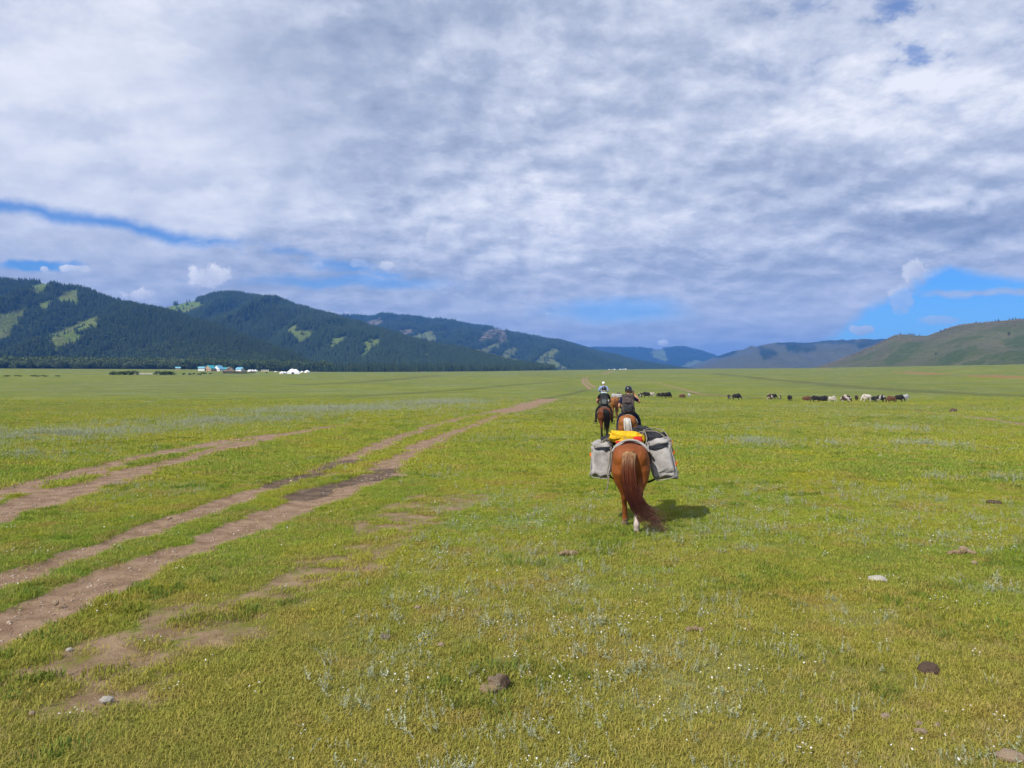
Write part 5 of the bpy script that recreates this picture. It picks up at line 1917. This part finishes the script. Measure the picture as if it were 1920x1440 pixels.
# ---------------------------------------------------------------- riders
mat_skin_cloth = coat_mat('rider_clothes_and_skin', .8, .1, 25, .22)
mat_helmet_b = flat_mat('black_helmet_shell', (0.012, 0.013, 0.016), .22, .2, 8, .5)
mat_helmet_w = flat_mat('white_cap', (0.74, 0.74, 0.72), .6, .05)
mat_hair_blond = coat_mat('hair', .5, .2, 60, .3)


def seg_t(co, a, b_):
    a, b_ = np.array(a), np.array(b_)
    ab = b_ - a
    t_ = np.clip(((co - a) @ ab) / (ab @ ab), 0, 1)
    return np.linalg.norm(co - a - t_[:, None] * ab, axis=1), t_


def make_rider(name, horse, seat, arms, cols, label, lean=.04, helmet='b', hair=None, shoulders=.19, scale=1.0, hunch=0.0):
    """seated figure, frame: +Y forward, origin at the pelvis"""
    shirt, trouser, boot, skin = [np.array(c_) for c_ in cols]
    root = empty(name)
    set_m(root, on(horse, seat) @ Matrix.Scale(scale, 4))
    tag(root, label, 'person')
    bm = bmesh.new()
    sh = shoulders
    L = lambda z: lean * z * 2
    ring_tube(bm, [(0, 0, -.06), (0, .0, .04), (0, L(.15), .15), (0, L(.3) - .01, .30), (0, L(.42) - .015, .42), (0, L(.5) + hunch, .495)],
              [(.165, .12), (.17, .125), (.15, .11), (.165, .115), (sh - .02, .105), (.09, .075)], 16)
    for s in (-1, 1):
        ball(bm, (s * (sh - .035), L(.45) + hunch * .5, .445), (.075, .07, .07))
        ball(bm, (s * .085, -.06, -.03), (.095, .10, .10))
    nb = Vector((0, L(.5) + hunch, .49))
    hc = Vector((0, L(.68) + .02 + hunch * 1.6, .675))
    ring_tube(bm, [nb, nb.lerp(hc, .6)], [.058, .052], 12)
    ball(bm, hc + Vector((0, 0, .02)), (.076, .095, .105), 3)
    ring_tube(bm, [hc + Vector((0, .05, -.02)), hc + Vector((0, .075, -.075))], [(.052, .05), (.036, .035)], 10)     # jaw
    ball(bm, hc + Vector((0, .10, -.01)), (.014, .022, .022))                                                         # nose
    ball(bm, hc + Vector((0, .088, -.055)), (.026, .012, .010))                                                       # lips
    for s in (-1, 1):
        ball(bm, hc + Vector((s * .078, -.005, .0)), (.012, .022, .034))                                              # ears
    bones = [((0, 0, -.05), (0, L(.45), .45), 'torso'), (tuple(nb), tuple(hc), 'head')]
    # legs over the saddle
    for s in (-1, 1):
        hip, knee, ank, toe = (s * .10, .02, -.02), (s * .315, .29, -.27), (s * .355, .10, -.66), (s * .375, .27, -.735)
        ring_tube(bm, [hip, tuple(Vector(hip).lerp(Vector(knee), .5) + Vector((s * .02, 0, .015))), knee], [.105, .098, .07], 12)
        ring_tube(bm, [knee, tuple(Vector(knee).lerp(Vector(ank), .35) + Vector((0, -.015, 0))), ank], [.068, .064, .045], 12)
        ring_tube(bm, [(ank[0], ank[1] - .055, ank[2] - .055), (ank[0], ank[1] + .02, ank[2] - .05), toe], [(.045, .045), (.05, .05), (.042, .028)], 10)
        bones += [(hip, knee, 'thigh'), (knee, ank, 'shin'), (ank, toe, 'foot')]
    hands = []
    for s, (elbow, wrist, tip) in zip((-1, 1), arms):
        sho = Vector((s * sh, L(.45) + hunch * .5, .44))
        el, wr, tp = Vector(elbow), Vector(wrist), Vector(tip)
        ring_tube(bm, [sho, sho.lerp(el, .5), el], [.058, .052, .042], 12)
        ring_tube(bm, [el, el.lerp(wr, .35), wr], [.044, .041, .028], 12)
        d_ = (tp - wr).normalized()
        out_ = d_.cross(Vector((0, 0, 1)))
        out_ = out_.normalized() if out_.length > .1 else Vector((1, 0, 0))
        nrm = out_.cross(d_).normalized()
        palm = wr + d_ * .085
        ring_tube(bm, [wr, wr + d_ * .045, palm], [(.028, .022), (.038, .018), (.038, .016)], 10)
        for k, (o_, ln) in enumerate(((-.028, .070), (-.0095, .080), (.0095, .076), (.028, .060))):
            b0 = palm + out_ * o_
            b1 = b0 + d_ * ln * .5 + nrm * -.012
            b2 = b1 + d_ * ln * .25 + nrm * -.030
            ring_tube(bm, [b0 - d_ * .01, b1, b2], [.0092, .0088, .0078], 8)
        t0 = wr + d_ * .03 + out_ * .032 * -s
        ring_tube(bm, [wr + d_ * .025, t0 + d_ * .02 + out_ * -.012 * s, t0 + d_ * .05 + nrm * -.02], [.014, .011, .009], 8)
        bones += [(tuple(sho), elbow, 'uarm'), (elbow, wrist, 'farm'), (wrist, tip, 'hand')]
    me = fuse(bm, .0105, 3, 'rider_body')
    co = mesh_co(me).astype(float)
    best = np.full(len(co), 1e9); col = np.zeros((len(co), 3))
    rad = {'torso': .16, 'head': .09, 'thigh': .1, 'shin': .06, 'foot': .045, 'uarm': .055, 'farm': .04, 'hand': .035}
    for a, b_, k in bones:
        d_, t_ = seg_t(co, a, b_)
        d_ = d_ / rad[k]
        m_ = d_ < best
        if k == 'torso':
            c_ = np.where((co[:, 2] > .07)[:, None], shirt, trouser)
        elif k == 'head':
            c_ = np.where((t_ > .18)[:, None], skin, shirt)
        elif k == 'thigh':
            c_ = np.tile(trouser, (len(co), 1))
        elif k == 'shin':
            c_ = np.where((t_ > .45)[:, None], boot, trouser)
        elif k == 'foot':
            c_ = np.tile(boot, (len(co), 1))
        elif k == 'uarm':
            c_ = np.where((t_ > cols_sleeve)[:, None], skin, shirt)
        else:
            c_ = np.tile(skin if cols_sleeve < 1 else (skin if k == 'hand' else shirt), (len(co), 1))
        best = np.where(m_, d_, best)
        col[m_] = c_[m_]
    cattr(me, 'col', col)
    link('body', me, root, mat_skin_cloth)
    for s in (-1, 1):
        bm = bmesh.new(); ball(bm, hc + Vector((s * .032, .088, .025)), .012)
        em = bpy.data.meshes.new('eye'); bm.to_mesh(em); bm.free()
        link('eye', em, root, mat_eye)
    # helmet: shell with a rim, a ridge band and a chin strap
    hl = link('helmet', None, root) if False else None
    bm = bmesh.new()
    prof = [(.0, .150), (.035, .147), (.07, .134), (.098, .105), (.112, .068), (.117, .03), (.118, .0), (.124, -.012), (.118, -.016), (.105, -.005)]
    rows_ = []
    for r_, z_ in prof:
        rows_.append([bm.verts.new((r_ * math.cos(2 * math.pi * k / 20) * .95, r_ * math.sin(2 * math.pi * k / 20) * 1.12 + (.03 * max(0, math.sin(2 * math.pi * k / 20)) if z_ < -.005 else 0), z_)) for k in range(20)] if r_ > 0 else [bm.verts.new((0, 0, z_))])
    for k in range(20):
        bm.faces.new((rows_[0][0], rows_[1][k], rows_[1][(k + 1) % 20]))
    for a, b_ in zip(rows_[1:-1], rows_[2:]):
        for k in range(20):
            bm.faces.new((a[k], b_[k], b_[(k + 1) % 20], a[(k + 1) % 20]))
    hm_ = bpy.data.meshes.new('helmet'); bm.to_mesh(hm_); bm.free()
    hm_.polygons.foreach_set('use_smooth', [True] * len(hm_.polygons))
    ho = link('helmet', hm_, root, mat_helmet_b if helmet == 'b' else mat_helmet_w)
    ho.location = hc + Vector((0, -.005, .02))
    if helmet != 'b':
        ho.scale = (.92, .92, .82)
    cord('chin_strap', [(-.10, .0, -.01), (-.075, .04, -.09), (0, .055, -.125), (.075, .04, -.09), (.10, .0, -.01)], .006, ho, mat_leather)
    if hair is not None:
        hm2, T, U = hair_strands('hair', None, [(0, -.07, .01), (0, -.105, -.06), (0, -.10, -.14), (.02, -.11, -.22)], 90, 3, r0=.006, r1=.003, segs=6, spread=([0, .3, 1], [.06, .075, .05]))
        cattr(hm2, 'col', np.tile(np.array(hair), (len(T), 1)))
        h2 = link('hair', hm2, root, mat_hair_blond)
        h2.location = hc
    return root


cols_sleeve = .62


def make_saddle(horse, label, seat_mat, pad_col):
    o = empty('saddle'); set_m(o, on(horse, (0, .12, 0)))
    tag(o, label, 'saddle')
    rows = []
    for y in np.linspace(-.38, .26, 10):
        zc, hw, hh = torso_at(y + .12)
        rows.append([(hw * 1.07 * math.sin(a), y, zc + hh * 1.06 * math.cos(a) + .012) for a in np.linspace(R(-78), R(78), 18)])
    p_ = link('saddle_blanket', grid_mesh('saddle_blanket', np.array(rows)), o, pad_col)
    sd = p_.modifiers.new('thick', 'SOLIDIFY'); sd.thickness = .02; sd.offset = 1
    s_ = link('seat', pillow('seat', .17, .25, .07, .7, 3, .012, sag=.05), o, seat_mat); s_.location = (0, 0, torso_at(.12)[0] + torso_at(.12)[2] + .045)
    c_ = link('cantle', pillow('cantle', .17, .04, .09, .7, 4, .01, sag=.05), o, seat_mat); c_.location = (0, -.25, torso_at(-.1)[0] + torso_at(-.1)[2] + .07)
    c_ = link('pommel', pillow('pommel', .10, .04, .10, .7, 5, .01, sag=.03), o, seat_mat); c_.location = (0, .22, torso_at(.3)[0] + torso_at(.3)[2] + .08)
    for s in (-1, 1):
        st = cord('stirrup_leather', [(s * .17, .05, 1.24), (s * .32, .08, 1.02), (s * .365, .10, .80), (s * .37, .15, .74)], .012, o, seat_mat)
        cord('stirrup', [(s * .37, .22, .74), (s * .31, .22, .68), (s * .30, .22, .60), (s * .44, .22, .60), (s * .43, .22, .68), (s * .37, .22, .74)], .011, st, M['glass'])
    return o


def backpack(rider, label, main, pocket, size, lean=.04, top=None, extra=True):
    o = empty('backpack')
    m_ = rider.matrix_basis.copy()
    set_m(o, m_ @ Matrix.Translation((0, -.235, .26)) @ Euler((R(-4), 0, 0)).to_matrix().to_4x4())
    tag(o, label, 'backpack')
    sx, sy, sz = size
    link('main_bag', pillow('main_bag', sx, sy, sz, .42, 31, .03), o, main)
    ld = link('lid', pillow('lid', sx * .92, sy * .95, .06, .5, 32, .02), o, main); ld.location = (0, -.01, sz * .93)
    pk = link('front_pocket', pillow('front_pocket', sx * .68, .045, sz * .42, .45, 33, .02), o, pocket); pk.location = (sx * .08, -sy * .98, -sz * .45)
    if extra:
        p2 = link('upper_pocket', pillow('upper_pocket', sx * .6, .03, sz * .22, .45, 34, .015), o, main); p2.location = (0, -sy * 1.0, sz * .38)
        cord('compression_strap', [(-sx * 1.02, 0, sz * .1), (-sx * .7, -sy * 1.04, sz * .12), (sx * .7, -sy * 1.04, sz * .10), (sx * 1.02, 0, sz * .1)], .009, o, mat_leather)
    for s in (-1, 1):
        cord('shoulder_strap', [(s * sx * .5, sy * .6, sz * .8), (s * .13, .20, sz * .95), (s * .15, .33, sz * .45), (s * .15, .26, -.05), (s * sx * .9, sy * .6, -sz * .7)], .018, o, mat_leather)
        sp = link('side_pocket', pillow('side_pocket', .03, sy * .6, sz * .3, .5, 35, .01), o, pocket); sp.location = (s * sx * .98, 0, -sz * .55)
    if top is not None:
        tp = link('top_roll', pillow('top_roll', sx * .85, .06, .05, .6, 36, .015), o, top); tp.location = (0, -.0, sz * 1.12)
    return o


def tail_col(base, tip):
    return lambda t_, u_: np.array(base) * (1 - t_) + np.array(tip) * t_


def stand(px, d):
    q_ = at_dist(px, d)
    return (q_[0], q_[1], q_[2] - .005)


REIN = (((-.27, .16, .22), (-.12, .36, .12), (-.06, .45, .10)), ((.27, .16, .22), (.12, .36, .12), (.06, .45, .10)))
# right-hand rider, photographing
q_ = stand(1178, 24.2)
horse_r = make_horse('riding_horse', q_, R(-11), (-.12, .2, .2, -.2), ((0.30, 0.105, 0.025), (0.25, 0.085, 0.02), (0.20, 0.075, 0.03)),
                     [(0, -.745, 1.24), (.0, -.85, 1.20), (.02, -.88, 1.02), (.05, -.88, .8), (.08, -.86, .6), (.10, -.85, .42)], tail_col((0.80, 0.76, 0.70), (0.62, 0.55, 0.48)),
                     'orange chestnut horse with a white tail carrying the photographing rider', head='level', strands=330, spread=([0, .12, .4, 1], [.06, .10, .12, .12]))
make_saddle(horse_r, 'black saddle with pale blanket under the photographing rider', mat_leather, mat_felt_pad)
rider_r = make_rider('person', horse_r, (.0, .10, 1.37), (((-.29, .04, .20), (-.17, .26, .10), (-.11, .35, .09)), ((.345, .10, .335), (.175, .20, .575), (.13, .24, .655))),
                     ((0.012, 0.012, 0.050), (0.012, 0.011, 0.040), (0.045, 0.042, 0.040), (0.50, 0.24, 0.14)),
                     'rider in navy shirt and black helmet raising the right hand to take a photo', lean=.03, shoulders=.205)
backpack(rider_r, 'worn brown grey backpack with many straps on the photographing rider', cloth_mat('brown_pack_cloth', (0.075, 0.058, 0.056), .35, 150, 10, .8, .8), mat_black_ny, (.185, .125, .285))
ph = empty('phone'); set_m(ph, rider_r.matrix_basis @ Matrix.Translation((.085, .27, .655)) @ Euler((0, 0, R(8))).to_matrix().to_4x4())
tag(ph, 'black phone held up beside the head of the photographing rider', 'phone')
box('case', ph, mat_leather, -.08, .08, -.004, .004, -.038, .038)
box('screen', ph, M['glass'], -.074, .074, -.0055, -.0042, -.033, .033)

# left-hand rider
q_ = stand(1133, 32.8)
horse_l = make_horse('riding_horse', q_, R(-6), (.15, -.12, -.2, .2), ((0.150, 0.045, 0.018), (0.10, 0.032, 0.015), (0.014, 0.011, 0.010)),
                     [(.0, -.745, 1.24), (.04, -.85, 1.20), (.08, -.88, 1.02), (.10, -.88, .8), (.09, -.86, .55), (.08, -.85, .30)], tail_col((0.014, 0.013, 0.014), (0.020, 0.018, 0.018)),
                     'dark bay horse with black tail and legs carrying the rider in black', head='level', strands=300, spread=([0, .12, .4, 1], [.06, .10, .13, .12]))
make_saddle(horse_l, 'black saddle with red edged pale blanket under the rider in black', mat_leather, mat_felt_pad)
rider_l = make_rider('person', horse_l, (-.01, .10, 1.37), (((-.31, .06, .20), (-.22, .26, .05), (-.17, .34, .03)), ((.29, .08, .20), (.17, .28, .08), (.12, .36, .07))),
                     ((0.010, 0.010, 0.011), (0.013, 0.013, 0.014), (0.010, 0.010, 0.010), (0.50, 0.23, 0.17)),
                     'rider in black short sleeves with black helmet and dark grey backpack', hair=(0.42, 0.36, 0.26), scale=.97)
backpack(rider_l, 'dark grey backpack with a pale towel roll worn by the rider in black', cloth_mat('charcoal_pack_cloth', (0.030, 0.033, 0.036), .25, 150, 8, .8, .5), cloth_mat('grey_pack_cloth', (0.10, 0.11, 0.11)), (.155, .10, .24),
         top=cloth_mat('pale_cyan_towel', (0.42, 0.55, 0.55)), extra=False)

# second pack horse further ahead
q_ = stand(1153, 48)
horse_p = make_horse('pack_horse', q_, R(-9), (.2, -.15, -.2, .2), ((0.290, 0.115, 0.030), (0.24, 0.09, 0.025), (0.22, 0.085, 0.03)),
                     [(0, -.745, 1.22), (.03, -.85, 1.16), (.08, -.88, 1.0), (.13, -.88, .8), (.14, -.86, .6), (.14, -.85, .38)], tail_col((0.26, 0.10, 0.04), (0.11, 0.05, 0.035)),
                     'light chestnut pack horse walking between the two helmeted riders', head='low', strands=200)
b2 = empty('pack_bundle'); set_m(b2, on(horse_p, (0, .1, 1.36)))
tag(b2, 'small grey pack load with yellow green bag on the farther pack horse', 'load')
l1 = link('load', pillow('load', .34, .3, .13, .5, 41, .05), b2, mat_canvas); l1.location = (.10, .0, .03)
l2 = link('load', pillow('load', .15, .2, .10, .5, 42, .04), b2, mat_black_ny); l2.location = (.24, .05, .12)
l3 = link('dry_bag', pillow('dry_bag', .11, .18, .10, .6, 43, .02), b2, cloth_mat('lime_fabric', (0.42, 0.62, 0.03))); l3.location = (-.40, -.1, -.06)
for s in (-1, 1):
    l4 = link('side_bag', pillow('side_bag', .13, .28, .22, .35, 44 + s, .03), b2, mat_canvas); l4.location = (s * .42, .05, -.30)

# leading rider
q_ = stand(1131.5, 57)
horse_f = make_horse('riding_horse', q_, R(-8), (-.15, .15, .2, -.2), ((0.11, 0.04, 0.02), (0.09, 0.03, 0.015), (0.03, 0.02, 0.015)),
                     [(0, -.745, 1.22), (.0, -.85, 1.16), (.0, -.88, 1.0), (.02, -.88, .8), (.03, -.86, .6), (.03, -.85, .38)], tail_col((0.04, 0.025, 0.018), (0.03, 0.02, 0.015)),
                     'dark horse of the leading rider, mostly hidden behind the rider in black', head='level', strands=150)
make_saddle(horse_f, 'saddle of the leading rider in the pale blue shirt', mat_leather_b, mat_felt_pad)
cols_sleeve = 1.1
rider_f = make_rider('person', horse_f, (0, .08, 1.37), (((-.34, .08, .20), (-.20, .30, .10), (-.14, .38, .09)), ((.34, .08, .20), (.20, .30, .10), (.14, .38, .09))),
                     ((0.30, 0.36, 0.66), (0.03, 0.035, 0.06), (0.02, 0.02, 0.02), (0.40, 0.22, 0.14)),
                     'leading rider in loose pale blue shirt and white cap, farthest of the three', lean=.08, helmet='w', shoulders=.225, hunch=.03, scale=1.06)

# ---------------------------------------------------------------- yaks
mat_yak = {
    'black': coat_mat('yak_hair_black', .7, .1, 18, .3),
}


def yak_material(name, a, b_=None, thr=(.46, .54), sc=1.6):
    m, g = new_mat(name)
    tc = g.n('ShaderNodeTexCoord').outputs['Object']
    oi = g.n('ShaderNodeObjectInfo').outputs['Random']
    v_ = g.vm('ADD', tc, g.vec(g.mul(oi, 17.0), g.mul(oi, 9.0), g.mul(oi, 5.0)))
    c = a
    if b_ is not None:
        c = g.mix(g.ss(g.noise(v_, sc, 3, .5), *thr), a, b_)
    h_ = g.noise(g.vm('MULTIPLY', tc, (1, 1, .25)), 28, 4, .65)
    c = g.mix(g.mul(g.ss(h_, .35, .7), .5), c, (0.01, 0.008, 0.007)) if b_ is None else c
    g.out(g.bsdf(c, .75, .25, g.bump(h_, .8, .03)))
    return m


YM = {'black': yak_material('yak_black', (0.020, 0.018, 0.018)), 'brown': yak_material('yak_brown', (0.135, 0.060, 0.032)), 'dark_brown': yak_material('yak_dark_brown', (0.055, 0.030, 0.020)),
      'white': yak_material('yak_white', (0.50, 0.45, 0.38), (0.12, 0.075, 0.05), (.56, .62)), 'pied': yak_material('yak_pied', (0.055, 0.030, 0.022), (0.52, 0.46, 0.40), (.50, .55)),
      'grey': yak_material('yak_grey', (0.36, 0.36, 0.37), (0.10, 0.10, 0.10), (.52, .60)), 'blackwhite': yak_material('yak_black_white', (0.020, 0.018, 0.018), (0.50, 0.46, 0.42), (.57, .62))}
mat_horn = flat_mat('yak_horn', (0.16, 0.14, 0.11), .4, .2)


def yak_proto(pose):
    bm = bmesh.new()
    dz = -.42 if pose == 'lie' else 0.0
    B = [(-.72, .95, .12, .16), (-.66, .92, .22, .26), (-.5, .88, .29, .32), (-.2, .84, .32, .36), (.1, .86, .33, .38), (.35, .93, .30, .38), (.52, .97, .24, .32), (.66, .92, .16, .22)]
    ring_tube(bm, [(0, y, z + dz) for y, z, _, _ in B], [(a, b_) for _, _, a, b_ in B], 16, .95)
    ball(bm, (0, .36, 1.20 + dz), (.16, .26, .13))
    # long belly hair
    ring_tube(bm, [(0, -.60, .70 + dz), (0, -.2, .56 + dz), (0, .2, .55 + dz), (0, .58, .66 + dz)], [(.20, .18), (.26, .19), (.27, .20), (.18, .2)], 14)
    if pose == 'graze':
        neck = [(0, .58, .92), (0, .80, .68), (0, .92, .48)]; hd = [(0, .90, .50), (0, 1.0, .30), (0, 1.05, .12)]
    elif pose == 'lie':
        neck = [(0, .56, .92 + dz), (0, .82, .98 + dz), (0, .95, 1.0 + dz)]; hd = [(0, .92, 1.02 + dz), (0, 1.10, .92 + dz), (0, 1.22, .82 + dz)]
    else:
        neck = [(0, .56, .95), (0, .80, .88), (0, .94, .84)]; hd = [(0, .92, .88), (0, 1.08, .72), (0, 1.17, .58)]
    ring_tube(bm, neck, [(.15, .24), (.12, .17), (.10, .13)], 12)
    ring_tube(bm, hd, [(.105, .12), (.085, .09), (.065, .06)], 12)
    if pose != 'lie':
        for s in (-1, 1):
            ring_tube(bm, [(s * .17, -.52, .80), (s * .16, -.50, .52), (s * .15, -.60, .36), (s * .15, -.56, .12), (s * .15, -.54, .03)], [(.11, .16), (.08, .10), (.055, .06), (.045, .05), (.055, .06)], 10)
            ring_tube(bm, [(s * .16, .42, .80), (s * .16, .42, .45), (s * .15, .43, .12), (s * .15, .45, .03)], [(.11, .14), (.075, .08), (.05, .05), (.058, .062)], 10)
    else:
        for s in (-1, 1):
            ring_tube(bm, [(s * .24, -.50, .22), (s * .32, -.25, .12), (s * .30, -.45, .07)], [(.12, .14), (.08, .09), (.05, .05)], 10)
            ring_tube(bm, [(s * .20, .48, .25), (s * .24, .72, .10), (s * .20, .52, .06)], [(.10, .12), (.07, .07), (.05, .05)], 10)
    body = fuse(bm, .035, 3, 'yak_body')
    bm = bmesh.new()
    ring_tube(bm, [(0, -.74, 1.02 + dz), (0, -.82, .85 + dz), (0, -.83, max(.60 + dz, .15)), (0, -.82, max(.32 + dz, .06))], [(.04, .04), (.06, .06), (.11, .09), (.04, .04)], 10)
    tail = fuse(bm, .03, 2, 'yak_tail')
    horns = []
    c_ = Vector(hd[0])
    for s in (-1, 1):
        bm = bmesh.new()
        ring_tube(bm, [c_ + Vector((s * .08, .0, .07)), c_ + Vector((s * .21, .02, .12)), c_ + Vector((s * .26, .05, .24)), c_ + Vector((s * .20, .04, .34))], [.03, .026, .018, .006], 8)
        hm_ = bpy.data.meshes.new('horn'); bm.to_mesh(hm_); bm.free()
        hm_.materials.append(mat_horn)
        horns.append(hm_)
    for m_ in (body, tail):
        m_.materials.append(YM['black'])
    return body, tail, horns


YP = {k: yak_proto(k) for k in ('graze', 'stand', 'lie')}


def yak(px, py, pose, heading, colour, s, label, dd=0.0):
    q_ = ray_ground(px, py)
    if dd:
        q_ = at_dist(px, q_[1] + dd)
    o = empty('yak', tuple(q_), R(heading))
    s *= .80
    o.scale = (s, s, s)
    tag(o, label, 'yak', 'yak herd grazing on the plain')
    b_, t_, hn = YP[pose]
    for nm, me in (('body', b_), ('tail', t_)):
        c_ = link(nm, me, o)
        c_.material_slots[0].link = 'OBJECT'
        c_.material_slots[0].material = YM[colour]
    for h_ in hn:
        link('horn', h_, o)
    return o


LEFT, RIGHT, AWAY, NEAR = 90, -90, 0, 180
for y_ in (
    (1200, 745.3, 'graze', NEAR + 25, 'blackwhite', .85, 'small black yak nearest the photographing rider, facing the camera'),
    (1212, 745.6, 'stand', LEFT, 'black', 1.05, 'black yak standing side on in front of a pale one, left group'),
    (1222, 745.2, 'stand', RIGHT + 20, 'white', .90, 'pale yak whose rump shows behind the black one, left group', 3),
    (1237, 745.6, 'graze', LEFT + 10, 'black', .85, 'small black yak with its head to the left, second group from the riders'),
    (1245, 746.2, 'graze', LEFT + 20, 'black', .95, 'middle black yak of the three overlapping black ones near the riders', 2),
    (1252, 747.2, 'graze', RIGHT + 30, 'black', 1.12, 'biggest black yak of the three overlapping ones near the riders'),
    (1279, 747.3, 'graze', RIGHT, 'brown', .78, 'small reddish brown calf grazing alone left of the grey calf'),
    (1292, 745.6, 'stand', AWAY + 15, 'grey', .72, 'small grey yak calf seen from behind beside the brown calf', 4),
    (1367, 749.6, 'stand', AWAY, 'blackwhite', .82, 'black and white yak seen from behind, left of a pair standing apart'),
    (1381, 750.0, 'graze', RIGHT, 'black', 1.02, 'black yak grazing to the right, right of a pair standing apart'),
    (1443, 749.6, 'graze', NEAR + 15, 'pied', .95, 'mottled brown and white yak facing the camera at the herd centre'),
    (1450, 749.0, 'graze', RIGHT, 'black', .85, 'black yak half hidden behind the mottled one at the herd centre', 4),
    (1463, 749.8, 'stand', NEAR - 20, 'pied', .72, 'narrow white chested calf standing between the mottled and the lone black yak'),
    (1481, 752.2, 'stand', AWAY + 5, 'black', .88, 'lone black yak seen from behind at the herd centre'),
    (1512, 750.3, 'lie', RIGHT, 'brown', .95, 'brown yak lying with its head to the right'),
    (1529, 753.6, 'graze', LEFT, 'black', .88, 'black yak grazing to the left beside a lying black one'),
    (1543, 752.4, 'lie', RIGHT + 10, 'black', 1.15, 'large black yak lying down right of the grazing black one', 2),
    (1560, 754.0, 'graze', RIGHT, 'white', .84, 'white and brown yak grazing alone right of the lying black one'),
    (1586, 755.3, 'graze', RIGHT, 'pied', 1.0, 'big brown and white pied yak grazing in front of a pale one'),
    (1588, 752.6, 'stand', LEFT, 'white', .85, 'pale yak just showing behind the big pied one', 6),
    (1606, 751.6, 'stand', AWAY - 10, 'dark_brown', .82, 'dark brown yak seen from behind between the pied and the white one'),
    (1625, 753.2, 'graze', LEFT + 5, 'white', 1.08, 'large whitish yak grazing left of the dense right group'),
    (1638, 753.6, 'graze', NEAR, 'black', .80, 'black yak facing the camera right of the large whitish one'),
    (1651, 754.2, 'graze', RIGHT, 'blackwhite', 1.0, 'black yak with a white patch standing side on in the dense right group'),
    (1671, 755.2, 'graze', LEFT, 'brown', .92, 'brown yak in front of the black one in the dense right group'),
    (1686, 754.2, 'graze', RIGHT, 'black', 1.0, 'black yak grazing to the right near the right end of the herd', 2),
    (1697, 753.2, 'stand', RIGHT + 15, 'grey', .95, 'grey white yak at the far right end of the herd', 5),
):
    yak(*y_)
